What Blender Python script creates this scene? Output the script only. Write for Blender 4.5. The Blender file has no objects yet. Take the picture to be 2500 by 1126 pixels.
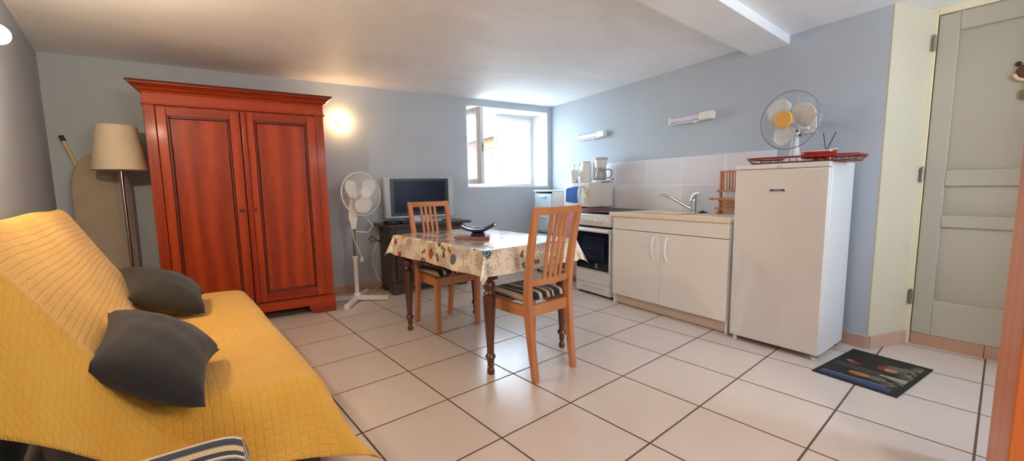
import bpy, bmesh, math, random
from mathutils import Vector, Matrix
random.seed(7)
PI = math.pi
R = math.radians
scene = bpy.context.scene
COL = scene.collection

# ---------------------------------------------------------------- camera
W_PX, H_PX = 2500, 1126
F_PX = 1014.659
cam_data = bpy.data.cameras.new('camera')
cam = bpy.data.objects.new('camera', cam_data)
COL.objects.link(cam)
cam_data.sensor_fit = 'HORIZONTAL'
cam_data.sensor_width = 36.0
cam_data.lens = F_PX / W_PX * 36.0
cam_data.shift_y = (571.2148 - H_PX / 2) / W_PX
cam_data.clip_start = 0.02
cam_data.clip_end = 400
yaw, pitch, roll = 2.44054266, -0.111810246, -0.0156190308
Fv = Vector((math.cos(pitch) * math.cos(yaw), math.cos(pitch) * math.sin(yaw), math.sin(pitch)))
rv = Fv.cross(Vector((0, 0, 1))).normalized()
uv_ = rv.cross(Fv)
r2 = rv * math.cos(roll) + uv_ * math.sin(roll)
u2 = -rv * math.sin(roll) + uv_ * math.cos(roll)
cm = Matrix((r2, u2, -Fv)).transposed().to_4x4()
cm.translation = Vector((3.15114, -1.06378, 1.09694))
cam.matrix_world = cm
scene.camera = cam

# ---------------------------------------------------------------- light and exposure
scene.view_settings.view_transform = 'Standard'
scene.view_settings.look = 'None'
scene.view_settings.gamma = 1.0
scene.view_settings.use_curve_mapping = False
scene.view_settings.exposure = 1.66
try:
    scene.cycles.use_denoising = True
    scene.cycles.max_bounces = 10
    scene.cycles.diffuse_bounces = 6
    scene.cycles.transparent_max_bounces = 16
    scene.cycles.sample_clamp_indirect = 6.0
    scene.cycles.caustics_reflective = False
    scene.cycles.caustics_refractive = False
except Exception:
    pass

world = bpy.data.worlds.new('sky')
scene.world = world
world.use_nodes = True
wn = world.node_tree.nodes
wl = world.node_tree.links
wn.clear()
w_out = wn.new('ShaderNodeOutputWorld')
w_bg = wn.new('ShaderNodeBackground')
w_bg.inputs[0].default_value = (0.66, 0.84, 1.0, 1)
w_bg.inputs[1].default_value = 10.0
wl.new(w_bg.outputs[0], w_out.inputs[0])

SUN_DIR = Vector((0.44, 0.55, -0.46))
sun_d = bpy.data.lights.new('sun', 'SUN')
sun_d.energy = 6.0
sun_d.angle = R(0.6)
sun_d.color = (1.0, 0.96, 0.88)
sun = bpy.data.objects.new('sun', sun_d)
COL.objects.link(sun)
sun.rotation_euler = SUN_DIR.to_track_quat('-Z', 'Y').to_euler()
sun.location = (-8, -6, 8)


def area_light(name, loc, direction, sx, sy, energy, color, portal=False):
    d = bpy.data.lights.new(name, 'AREA')
    d.shape = 'RECTANGLE'
    d.size, d.size_y = sx, sy
    d.energy = energy
    d.color = color
    if portal:
        d.cycles.is_portal = True
    o = bpy.data.objects.new(name, d)
    COL.objects.link(o)
    o.location = loc
    o.rotation_euler = Vector(direction).to_track_quat('-Z', 'Y').to_euler()
    return o


# sky portals: the window in view, and the unseen rear one added for fill
area_light('window_portal', (-1.46, 2.48, 1.60), (0.989, -0.149, 0), 1.3, 1.05, 1.0, (1, 1, 1), portal=True)
area_light('rear_fill_portal', (4.50, 1.60, 1.50), (-1, 0, 0), 0.48, 0.95, 1.0, (1, 1, 1), portal=True)

# unseen point light added behind the camera to fill the room
pl_d = bpy.data.lights.new('rear_fill_light', 'POINT')
pl_d.energy = 17
pl_d.shadow_soft_size = 0.12
pl_d.color = (1.0, 0.88, 0.72)
pl_o = bpy.data.objects.new('rear_fill_light', pl_d)
COL.objects.link(pl_o)
pl_o.location = (3.95, -0.05, 1.70)

# ---------------------------------------------------------------- materials
def srgb(h):
    if isinstance(h, str):
        h = h.lstrip('#')
        c = [int(h[i:i + 2], 16) / 255 for i in (0, 2, 4)]
    else:
        c = [v / 255 for v in h]
    return tuple((v / 12.92 if v <= 0.04045 else ((v + 0.055) / 1.055) ** 2.4) for v in c) + (1,)


class NT:
    """small helper around one material's node tree"""
    def __init__(self, name):
        self.m = bpy.data.materials.new(name)
        self.m.use_nodes = True
        self.t = self.m.node_tree
        self.t.nodes.clear()
        self.out = self.n('ShaderNodeOutputMaterial')

    def n(self, typ, **kw):
        x = self.t.nodes.new(typ)
        for k, v in kw.items():
            setattr(x, k, v)
        return x

    def l(self, a, b):
        self.t.links.new(a, b)

    def setin(self, sock, v):
        if isinstance(v, bpy.types.NodeSocket):
            self.l(v, sock)
        else:
            sock.default_value = v

    def math(self, op, a, b=None, c=None):
        x = self.n('ShaderNodeMath', operation=op)
        for i, v in enumerate((a, b, c)):
            if v is not None:
                self.setin(x.inputs[i], v)
        return x.outputs[0]

    def mix(self, fac, a, b, blend='MIX'):
        x = self.n('ShaderNodeMix', data_type='RGBA', blend_type=blend)
        self.setin(x.inputs[0], fac)
        self.setin(x.inputs[6], a)
        self.setin(x.inputs[7], b)
        return x.outputs[2]

    def ramp(self, fac, stops, interp='LINEAR'):
        x = self.n('ShaderNodeValToRGB')
        cr = x.color_ramp
        cr.interpolation = interp
        while len(cr.elements) < len(stops):
            cr.elements.new(0.5)
        for e, (p, c) in zip(cr.elements, stops):
            e.position = p
            e.color = c
        self.setin(x.inputs[0], fac)
        return x.outputs[0]

    def coord(self, kind='Object', scale=(1, 1, 1), loc=(0, 0, 0), rot=(0, 0, 0)):
        tc = self.n('ShaderNodeTexCoord')
        mp = self.n('ShaderNodeMapping')
        mp.inputs['Scale'].default_value = scale
        mp.inputs['Location'].default_value = loc
        mp.inputs['Rotation'].default_value = rot
        self.l(tc.outputs[kind], mp.inputs[0])
        return mp.outputs[0]

    def noise(self, vec, scale=5, detail=4, rough=0.55, dist=0.0):
        x = self.n('ShaderNodeTexNoise')
        x.inputs['Scale'].default_value = scale
        x.inputs['Detail'].default_value = detail
        x.inputs['Roughness'].default_value = rough
        x.inputs['Distortion'].default_value = dist
        self.l(vec, x.inputs['Vector'])
        return x.outputs['Fac']

    def bump(self, h, strength=0.3, dist=0.01):
        x = self.n('ShaderNodeBump')
        x.inputs['Strength'].default_value = strength
        x.inputs['Distance'].default_value = dist
        self.l(h, x.inputs['Height'])
        return x.outputs[0]

    def bsdf(self, color, rough=0.5, metal=0.0, spec=0.5, normal=None, coat=0.0, sheen=0.0, emit=None, estr=0.0, trans=0.0):
        b = self.n('ShaderNodeBsdfPrincipled')
        self.setin(b.inputs['Base Color'], color)
        self.setin(b.inputs['Roughness'], rough)
        b.inputs['Metallic'].default_value = metal
        b.inputs['Specular IOR Level'].default_value = spec
        b.inputs['Coat Weight'].default_value = coat
        b.inputs['Coat Roughness'].default_value = 0.15
        b.inputs['Sheen Weight'].default_value = sheen
        b.inputs['Transmission Weight'].default_value = trans
        if emit is not None:
            b.inputs['Emission Color'].default_value = emit
            b.inputs['Emission Strength'].default_value = estr
        if normal is not None:
            self.l(normal, b.inputs['Normal'])
        return b.outputs[0]

    def done(self, shader):
        self.l(shader, self.out.inputs[0])
        return self.m


def plain(name, col, rough=0.5, metal=0.0, spec=0.5, coat=0.0, var=0.06, scale=8, bump=0.0, bscale=60, sheen=0.0):
    t = NT(name)
    v = t.coord()
    c = srgb(col)
    n = t.noise(v, scale, 3)
    lo = tuple(x * (1 - var) for x in c[:3]) + (1,)
    hi = tuple(min(1, x * (1 + var)) for x in c[:3]) + (1,)
    colr = t.ramp(n, [(0.3, lo), (0.7, hi)])
    nm = None
    if bump:
        nm = t.bump(t.noise(v, bscale, 4), bump, 0.004)
    return t.done(t.bsdf(colr, rough, metal, spec, nm, coat, sheen))


def wall_paint(name, col, var=0.05, bump=0.25, stains=None):
    t = NT(name)
    v = t.coord()
    c = srgb(col)
    n = t.noise(v, 1.3, 4)
    colr = t.ramp(n, [(0.3, tuple(x * (1 - var) for x in c[:3]) + (1,)), (0.7, tuple(min(1, x * (1 + var)) for x in c[:3]) + (1,))])
    nm = t.bump(t.noise(v, 55, 5, 0.65), bump, 0.004)
    return t.done(t.bsdf(colr, 0.75, 0, 0.25, nm))


def wood(name, c_lo, c_hi, axis='z', rough=0.35, coat=0.3, ring=5.0, stretch=0.07, spec=0.4, knots=True, contrast=1.0):
    t = NT(name)
    sc = {'x': (stretch, 1, 1), 'y': (1, stretch, 1), 'z': (1, 1, stretch)}[axis]
    v = t.coord('Object', sc)
    w = t.n('ShaderNodeTexWave', wave_type='RINGS', rings_direction={'x': 'X', 'y': 'Y', 'z': 'Z'}[axis])
    w.inputs['Scale'].default_value = ring
    w.inputs['Distortion'].default_value = 6.0
    w.inputs['Detail'].default_value = 3
    w.inputs['Detail Scale'].default_value = 1.6
    t.l(v, w.inputs['Vector'])
    fine = t.noise(v, 60, 5, 0.7)
    big = t.noise(v, 2.5, 3)
    f = t.math('MULTIPLY_ADD', w.outputs['Fac'], 0.42 * contrast, t.math('MULTIPLY', fine, 0.38))
    f = t.math('MULTIPLY_ADD', big, 0.45, f)
    col = t.ramp(f, [(0.25, srgb(c_lo)), (0.95, srgb(c_hi))])
    if knots:
        kv = t.coord('Object', {'x': (.35, 1, 1), 'y': (1, .35, 1), 'z': (1, 1, .35)}[axis])
        vo = t.n('ShaderNodeTexVoronoi')
        vo.inputs['Scale'].default_value = 4.5
        t.l(kv, vo.inputs['Vector'])
        k = t.ramp(vo.outputs['Distance'], [(0.03, (1, 1, 1, 1)), (0.07, (0, 0, 0, 1))])
        dark = tuple(x * 0.35 for x in srgb(c_lo)[:3]) + (1,)
        col = t.mix(t.math('MULTIPLY', k, 0.7), col, dark)
    nm = t.bump(fine, 0.08, 0.002)
    return t.done(t.bsdf(col, rough, 0, spec, nm, coat))


def emit_mat(name, col, strength):
    t = NT(name)
    e = t.n('ShaderNodeEmission')
    e.inputs[0].default_value = col
    e.inputs[1].default_value = strength
    return t.done(e.outputs[0])


def glass_mat(name, tint=(0.95, 0.98, 1, 1), gloss=0.12, rough=0.02):
    t = NT(name)
    tr = t.n('ShaderNodeBsdfTransparent')
    tr.inputs[0].default_value = tint
    gl = t.n('ShaderNodeBsdfGlossy')
    gl.inputs['Roughness'].default_value = rough
    lw = t.n('ShaderNodeLayerWeight')
    lw.inputs[0].default_value = 0.25
    fac = t.math('MULTIPLY_ADD', lw.outputs['Fresnel'], 0.6, gloss * 0.3)
    mx = t.n('ShaderNodeMixShader')
    t.l(fac, mx.inputs[0])
    t.l(tr.outputs[0], mx.inputs[1])
    t.l(gl.outputs[0], mx.inputs[2])
    return t.done(mx.outputs[0])


M = {}
M['paint_blue'] = wall_paint('grey_blue_wall_paint', (184, 193, 203))
M['paint_white'] = wall_paint('white_paint', (232, 230, 226), 0.03)
M['paint_cream'] = wall_paint('cream_paint', (212, 200, 174), 0.05)
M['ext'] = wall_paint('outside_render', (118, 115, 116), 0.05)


def ceiling_mat():
    t = NT('trowelled_ceiling')
    v = t.coord('Object', (1.0, 0.55, 1), rot=(0, 0, 0.6))
    n = t.noise(v, 2.6, 6, 0.62, 0.6)
    col = t.ramp(n, [(0.28, srgb((236, 236, 237))), (0.72, srgb((249, 250, 251)))])
    nm = t.bump(t.noise(v, 14, 6, 0.6, 0.4), 0.35, 0.006)
    return t.done(t.bsdf(col, 0.55, 0, 0.35, nm))


M['ceiling'] = ceiling_mat()


def tile_mat(name, size, grout, off=(0, 0), c1=(204, 188, 177), c2=(214, 200, 190), cg=(92, 74, 62), plane='xy'):
    t = NT(name)
    tc = t.n('ShaderNodeTexCoord')
    sp = t.n('ShaderNodeSeparateXYZ')
    t.l(tc.outputs['Object'], sp.inputs[0])
    ax = {'xy': (0, 1), 'xz': (0, 2), 'yz': (1, 2)}[plane]
    sizes = size if isinstance(size, tuple) else (size, size)
    ms, ids = [], []
    for k in (0, 1):
        s = t.math('DIVIDE', t.math('SUBTRACT', sp.outputs[ax[k]], off[k]), sizes[k])
        fl = t.math('FLOOR', s)
        fr = t.math('SUBTRACT', s, fl)
        d = t.math('MINIMUM', fr, t.math('SUBTRACT', 1.0, fr))
        ms.append(t.math('MULTIPLY', d, sizes[k]))
        ids.append(fl)
    d = t.math('MINIMUM', ms[0], ms[1])
    line = t.ramp(t.math('DIVIDE', d, grout), [(0.42, (1, 1, 1, 1)), (0.62, (0, 0, 0, 1))])
    cmb = t.n('ShaderNodeCombineXYZ')
    t.l(ids[0], cmb.inputs[0])
    t.l(ids[1], cmb.inputs[1])
    wn_ = t.n('ShaderNodeTexWhiteNoise', noise_dimensions='2D')
    t.l(cmb.outputs[0], wn_.inputs['Vector'])
    add = t.n('ShaderNodeVectorMath', operation='MULTIPLY_ADD')
    t.l(wn_.outputs['Color'], add.inputs[0])
    add.inputs[1].default_value = (9, 9, 9)
    t.l(tc.outputs['Object'], add.inputs[2])
    st = t.n('ShaderNodeMapping')
    st.inputs['Scale'].default_value = (1, 1.5, 1.4)
    t.l(add.outputs[0], st.inputs[0])
    n1 = t.noise(st.outputs[0], 3.2, 6, 0.62, 0.4)
    n2 = t.noise(st.outputs[0], 28, 4, 0.6)
    f = t.math('MULTIPLY_ADD', n2, 0.3, t.math('MULTIPLY', n1, 0.8))
    base = t.ramp(f, [(0.22, srgb(c1)), (0.85, srgb(c2))])
    hv = t.n('ShaderNodeHueSaturation')
    t.l(base, hv.inputs['Color'])
    t.l(t.math('MULTIPLY_ADD', wn_.outputs['Value'], 0.08, 0.96), hv.inputs['Value'])
    col = t.mix(line, hv.outputs[0], srgb(cg))
    rough = t.math('MULTIPLY_ADD', line, 0.5, t.math('MULTIPLY_ADD', n1, 0.05, 0.22))
    h = t.math('MULTIPLY_ADD', line, -1.0, t.math('MULTIPLY', n1, 0.25))
    nm = t.bump(h, 0.25, 0.003)
    return t.done(t.bsdf(col, rough, 0, 0.5, nm))


M['floor'] = tile_mat('beige_floor_tiles', 0.45, 0.0085)
M['skirt'] = plain('tile_skirting', (196, 160, 138), 0.35, var=0.1, scale=6)
M['splash'] = tile_mat('pale_grey_wall_tiles', (0.434, 0.2515), 0.006, (1.249, 0.845), (224, 222, 228), (230, 228, 233), (244, 244, 246), 'xz')

M['ward'] = wood('red_brown_pine', (118, 28, 5), (208, 80, 26), 'z', 0.45, 0.08, ring=2.2, stretch=0.16, contrast=0.5, spec=0.3)
M['ward_h'] = wood('red_brown_pine_rail', (112, 26, 6), (198, 74, 25), 'x', 0.45, 0.08, ring=1.5, stretch=0.13, contrast=0.55, spec=0.3)
M['ward_dark'] = plain('dark_red_moulding', (92, 26, 12), 0.45, var=0.2, scale=20)
M['oak'] = wood('honey_beech', (178, 110, 70), (214, 150, 104), 'z', 0.35, 0.25, ring=2.0, stretch=0.05, knots=False, contrast=0.6)
M['table_wood'] = wood('dark_walnut', (52, 26, 18), (98, 54, 38), 'z', 0.28, 0.5, knots=False)
M['tv_wood'] = wood('very_dark_oak', (40, 26, 22), (72, 48, 40), 'x', 0.4, 0.3, knots=False)
M['pine'] = wood('orange_pine', (184, 92, 36), (216, 122, 56), 'z', 0.45, 0.1, ring=1.6, contrast=0.45)
M['rack_wood'] = wood('rack_beech', (176, 112, 72), (216, 152, 106), 'z', 0.5, 0.0, knots=False)
M['white_plastic'] = plain('white_plastic', (232, 230, 228), 0.35, var=0.02)
M['white_enamel'] = plain('white_enamel', (232, 231, 230), 0.28, var=0.015, coat=0.2)
M['fridge'] = plain('fridge_enamel', (228, 224, 218), 0.38, var=0.02, bump=0.05, bscale=220)
M['melamine'] = plain('cream_white_melamine', (242, 238, 232), 0.35, var=0.015)
M['counter'] = plain('cream_resin', (240, 226, 203), 0.3, var=0.03, scale=40)
M['plinth'] = plain('beige_plinth', (222, 205, 188), 0.45, var=0.04)
M['door'] = wall_paint('greige_door_paint', (182, 175, 158), 0.02, 0.12)
M['frame_cream'] = plain('cream_frame_paint', (232, 220, 188), 0.45, var=0.03)
M['chrome'] = plain('chrome', (210, 212, 216), 0.12, 1.0, var=0.02)
M['steel'] = plain('brushed_steel', (150, 146, 138), 0.35, 1.0, var=0.08)
M['black'] = plain('black_plastic', (22, 22, 24), 0.35, var=0.05)
M['black_gloss'] = plain('black_glass', (16, 20, 34), 0.08, var=0.02, coat=0.5)
M['screen'] = plain('dark_screen', (13, 15, 40), 0.3, var=0.03, spec=0.18)
M['silver'] = plain('silver_plastic', (200, 205, 212), 0.35, 0.0, var=0.03)
M['shade'] = plain('linen_shade', (226, 210, 184), 0.85, var=0.05, bump=0.3, bscale=240)
M['ironing'] = plain('beige_cover', (176, 160, 142), 0.85, var=0.04, bump=0.2, bscale=120)
M['stick'] = plain('yellowed_stick', (206, 190, 120), 0.5)
M['pillow'] = plain('charcoal_cotton', (40, 35, 33), 0.9, var=0.10, bump=0.5, bscale=420, sheen=0.15)
M['window_frame'] = plain('white_window_paint', (236, 238, 242), 0.35, var=0.02)
M['glass'] = glass_mat('window_glass')
M['glass_dark'] = glass_mat('carafe_glass', (0.85, 0.88, 0.9, 1), 0.3)
M['red'] = plain('red_lacquer', (184, 32, 38), 0.25, var=0.06, coat=0.4)
M['red_wicker'] = plain('red_brown_wicker', (150, 52, 36), 0.5, var=0.2, scale=60)
M['wicker'] = plain('brown_wicker', (112, 82, 58), 0.6, var=0.2, scale=60)
M['yellow'] = plain('yellow_plastic', (230, 182, 92), 0.35, var=0.02)
M['grille_grey'] = plain('grey_wire', (150, 154, 156), 0.4, 0.4)
M['pink'] = plain('old_rose_lacquer', (206, 150, 156), 0.5, var=0.06)
M['blue_clear'] = plain('pale_blue_translucent_plastic', (196, 222, 238), 0.3, var=0.05)
M['navy'] = plain('navy_glaze', (18, 22, 40), 0.25, var=0.06, coat=0.15)
M['book'] = plain('rose_brown_leather', (138, 92, 84), 0.5, var=0.12, scale=20)
M['paper'] = plain('paper_white', (240, 238, 236), 0.8, var=0.02)
M['mw_blue'] = plain('blue_oven_glass', (56, 104, 178), 0.1, var=0.25, scale=5, coat=0.5)
M['roof'] = plain('pale_roof_tile', (150, 128, 112), 0.8, var=0.15, scale=4)
M['fascia'] = plain('orange_fascia', (150, 66, 36), 0.8, var=0.12)
M['hill'] = plain('hazy_green_hill', (50, 92, 100), 0.95, var=0.25, scale=0.2)
M['ground'] = plain('pale_yard', (150, 146, 138), 0.9)
M['rubber'] = plain('black_rubber', (18, 19, 20), 0.6, var=0.1)
M['mat_grey'] = plain('mat_grey_print', (98, 94, 86), 0.8, var=0.1)
M['mat_cream'] = plain('mat_cream_print', (150, 140, 118), 0.8, var=0.2, scale=60)
M['mat_blue'] = plain('mat_blue_print', (44, 58, 108), 0.6, var=0.15)
M['mat_orange'] = plain('mat_orange_print', (160, 104, 48), 0.8, var=0.2, scale=30)
M['mat_red'] = plain('mat_red_print', (128, 40, 40), 0.8, var=0.3, scale=40)
M['mat_skin'] = plain('mat_peach_print', (176, 122, 92), 0.8, var=0.3, scale=40)
M['cream'] = plain('cream_ceramic', (222, 206, 170), 0.5)
M['brown'] = plain('brown_ceramic', (98, 46, 34), 0.4, var=0.3, scale=40)
M['olive'] = plain('olive_ribbon', (120, 110, 60), 0.6)
M['lilac_diffuser'] = plain('lilac_white_diffuser', (214, 212, 230), 0.3)
M['lamp_glow'] = emit_mat('warm_lamp_glow', (1.0, 0.62, 0.28, 1), 17)
M['lamp_glow_near'] = emit_mat('warm_white_lamp_glow', (1.0, 0.79, 0.53, 1), 200)


def throw_mat():
    t = NT('mustard_quilt')
    v = t.coord('UV')
    vo = t.n('ShaderNodeTexVoronoi', distance='CHEBYCHEV', voronoi_dimensions='2D')
    vo.inputs['Scale'].default_value = 40
    vo.inputs['Randomness'].default_value = 0.22
    t.l(v, vo.inputs['Vector'])
    sq = t.ramp(vo.outputs['Distance'], [(0.0, (.75, .75, .75, 1)), (0.2, (1, 1, 1, 1)), (0.36, (0.85, .85, .85, 1)), (0.46, (0, 0, 0, 1))])
    n = t.noise(v, 260, 3, 0.7)
    big = t.noise(v, 3.0, 3)
    base = t.ramp(big, [(0.3, srgb((224, 168, 66))), (0.7, srgb((236, 186, 88)))])
    col = t.mix(t.math('MULTIPLY', sq, 0.35), t.mix(0.16, base, srgb((196, 128, 40))), base)
    h = t.math('MULTIPLY_ADD', n, 0.25, sq)
    nm = t.bump(h, 0.42, 0.005)
    return t.done(t.bsdf(col, 0.85, 0, 0.2, nm, 0, 0.2))


M['throw'] = throw_mat()


def stripe_mat():
    # navy and cream striped chair cloth, stripes run along local x
    t = NT('navy_cream_stripe')
    tc = t.n('ShaderNodeTexCoord')
    sp = t.n('ShaderNodeSeparateXYZ')
    t.l(tc.outputs['UV'], sp.inputs[0])
    y = t.math('FRACT', t.math('DIVIDE', t.math('ADD', sp.outputs[1], 1.0), 0.175))
    navy, cream, grey, tan = srgb((30, 36, 58)), srgb((220, 196, 160)), srgb((128, 128, 134)), srgb((206, 176, 132))
    col = t.ramp(y, [(0.0, cream), (0.05, grey), (0.10, navy), (0.36, grey), (0.40, cream), (0.45, navy), (0.54, navy),
                     (0.57, tan), (0.70, grey), (0.73, navy), (0.93, cream)], 'CONSTANT')
    n = t.noise(t.coord('UV'), 700, 2)
    nm = t.bump(n, 0.25, 0.002)
    return t.done(t.bsdf(col, 0.85, 0, 0.2, nm, 0, 0.2))


M['stripe'] = stripe_mat()


def flower_layer(t, vec, scale, off, n_pet, r_out, depth, seed, rnd=0.75):
    mp = t.n('ShaderNodeMapping')
    mp.inputs['Scale'].default_value = (scale, scale, scale)
    mp.inputs['Location'].default_value = (off, off * 1.7, 0)
    t.l(vec, mp.inputs[0])
    vo = t.n('ShaderNodeTexVoronoi', voronoi_dimensions='2D')
    vo.inputs['Scale'].default_value = 1.0
    vo.inputs['Randomness'].default_value = rnd
    t.l(mp.outputs[0], vo.inputs['Vector'])
    sub = t.n('ShaderNodeVectorMath', operation='SUBTRACT')
    t.l(mp.outputs[0], sub.inputs[0])
    t.l(vo.outputs['Position'], sub.inputs[1])
    sp = t.n('ShaderNodeSeparateXYZ')
    t.l(sub.outputs[0], sp.inputs[0])
    ang = t.math('ARCTAN2', sp.outputs[1], sp.outputs[0])
    r = t.math('SQRT', t.math('ADD', t.math('MULTIPLY', sp.outputs[0], sp.outputs[0]), t.math('MULTIPLY', sp.outputs[1], sp.outputs[1])))
    cs = t.n('ShaderNodeSeparateColor')
    t.l(vo.outputs['Color'], cs.inputs[0])
    ph = t.math('MULTIPLY', cs.outputs[1], 6.28)
    pet = t.math('ABSOLUTE', t.math('COSINE', t.math('MULTIPLY_ADD', ang, n_pet * 0.5, ph)))
    rad = t.math('MULTIPLY_ADD', pet, r_out * depth, r_out * (1 - depth))
    return dict(r=r, rad=rad, pet=pet, id=cs.outputs[0], id2=cs.outputs[2], ang=ang)


def oilcloth_mat():
    t = NT('floral_oilcloth')
    vec = t.coord('UV')
    base = srgb((238, 228, 208))
    A = flower_layer(t, vec, 7.0, 0.3, 13, 0.46, 0.35, 1)
    in_a = t.math('LESS_THAN', A['r'], A['rad'])
    show_a = t.math('LESS_THAN', A['id'], 0.78)
    lines = t.math('GREATER_THAN', t.math('COSINE', t.math('MULTIPLY', A['ang'], 33)), 0.35)
    grey = t.mix(t.math('MULTIPLY', lines, 0.75), srgb((186, 172, 162)), srgb((218, 207, 194)))
    col = t.mix(t.math('MULTIPLY', t.math('MULTIPLY', in_a, show_a), 0.85), base, grey)
    # drawn outlines
    edge = t.math('LESS_THAN', t.math('ABSOLUTE', t.math('SUBTRACT', A['r'], A['rad'])), 0.022)
    B = flower_layer(t, vec, 8.0, 5.3, 6, 0.36, 0.55, 2)
    edge_b = t.math('LESS_THAN', t.math('ABSOLUTE', t.math('SUBTRACT', B['r'], B['rad'])), 0.022)
    show_b = t.math('LESS_THAN', B['id'], 0.5)
    col = t.mix(t.math('MULTIPLY', t.math('MULTIPLY', edge_b, show_b), 0.65), col, srgb((120, 102, 88)))
    col = t.mix(t.math('MULTIPLY', t.math('MULTIPLY', edge, show_a), 0.35), col, srgb((150, 136, 124)))
    # leaves
    L = flower_layer(t, vec, 15.0, 2.1, 2, 0.42, 0.86, 3, 0.9)
    lm = t.math('MULTIPLY', t.math('LESS_THAN', L['r'], L['rad']), t.math('LESS_THAN', L['id'], 0.20))
    lc = t.ramp(L['id2'], [(0, srgb((150, 128, 52))), (0.35, srgb((58, 92, 100))), (0.65, srgb((120, 98, 72)))], 'CONSTANT')
    col = t.mix(lm, col, lc)
    # coloured flowers
    C = flower_layer(t, vec, 10.0, 9.4, 12, 0.36, 0.42, 4, 0.85)
    cmask = t.math('MULTIPLY', t.math('LESS_THAN', C['r'], C['rad']), t.math('LESS_THAN', C['id'], 0.24))
    cc = t.ramp(C['id2'], [(0, srgb((28, 84, 98))), (0.4, srgb((176, 40, 48))), (0.62, srgb((28, 84, 98))), (0.85, srgb((190, 140, 50)))], 'CONSTANT')
    ring = t.math('MULTIPLY', t.math('GREATER_THAN', C['r'], 0.10), t.math('LESS_THAN', C['r'], 0.16))
    cc = t.mix(t.math('MULTIPLY', ring, 0.6), cc, srgb((190, 214, 214)))
    col = t.mix(cmask, col, cc)
    D = flower_layer(t, vec, 13.0, 14.2, 5, 0.34, 0.5, 5, 0.85)
    dm = t.math('MULTIPLY', t.math('LESS_THAN', D['r'], D['rad']), t.math('LESS_THAN', D['id'], 0.13))
    col = t.mix(dm, col, srgb((184, 48, 56)))
    return t.done(t.bsdf(col, 0.16, 0, 0.6, t.bump(t.noise(vec, 30, 3), 0.05, 0.003), 0.6))


M['oilcloth'] = oilcloth_mat()


def lace_mat(name, density):
    t = NT(name)
    v = t.coord('UV')
    vo = t.n('ShaderNodeTexVoronoi', voronoi_dimensions='2D')
    vo.inputs['Scale'].default_value = 46
    t.l(v, vo.inputs['Vector'])
    sp = t.n('ShaderNodeSeparateXYZ')
    t.l(v, sp.inputs[0])
    # denser lace near the top and the bottom hem
    e1 = t.math('LESS_THAN', sp.outputs[1], 0.10)
    e2 = t.math('GREATER_THAN', sp.outputs[1], 0.76)
    band = t.math('ADD', e1, e2)
    holes = t.math('GREATER_THAN', vo.outputs['Distance'], 0.33)
    dens = t.math('ADD', density, t.math('MULTIPLY', band, t.math('MULTIPLY_ADD', holes, 0.25, 0.08)))
    tr = t.n('ShaderNodeBsdfTransparent')
    d = t.n('ShaderNodeBsdfDiffuse')
    d.inputs[0].default_value = (0.9, 0.92, 0.95, 1)
    tl = t.n('ShaderNodeBsdfTranslucent')
    tl.inputs[0].default_value = (0.9, 0.93, 0.97, 1)
    a = t.n('ShaderNodeMixShader')
    a.inputs[0].default_value = 0.6
    t.l(d.outputs[0], a.inputs[1])
    t.l(tl.outputs[0], a.inputs[2])
    b = t.n('ShaderNodeMixShader')
    t.l(dens, b.inputs[0])
    t.l(tr.outputs[0], b.inputs[1])
    t.l(a.outputs[0], b.inputs[2])
    return t.done(b.outputs[0])


M['sheer'] = lace_mat('sheer_lace', 0.42)

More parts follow.
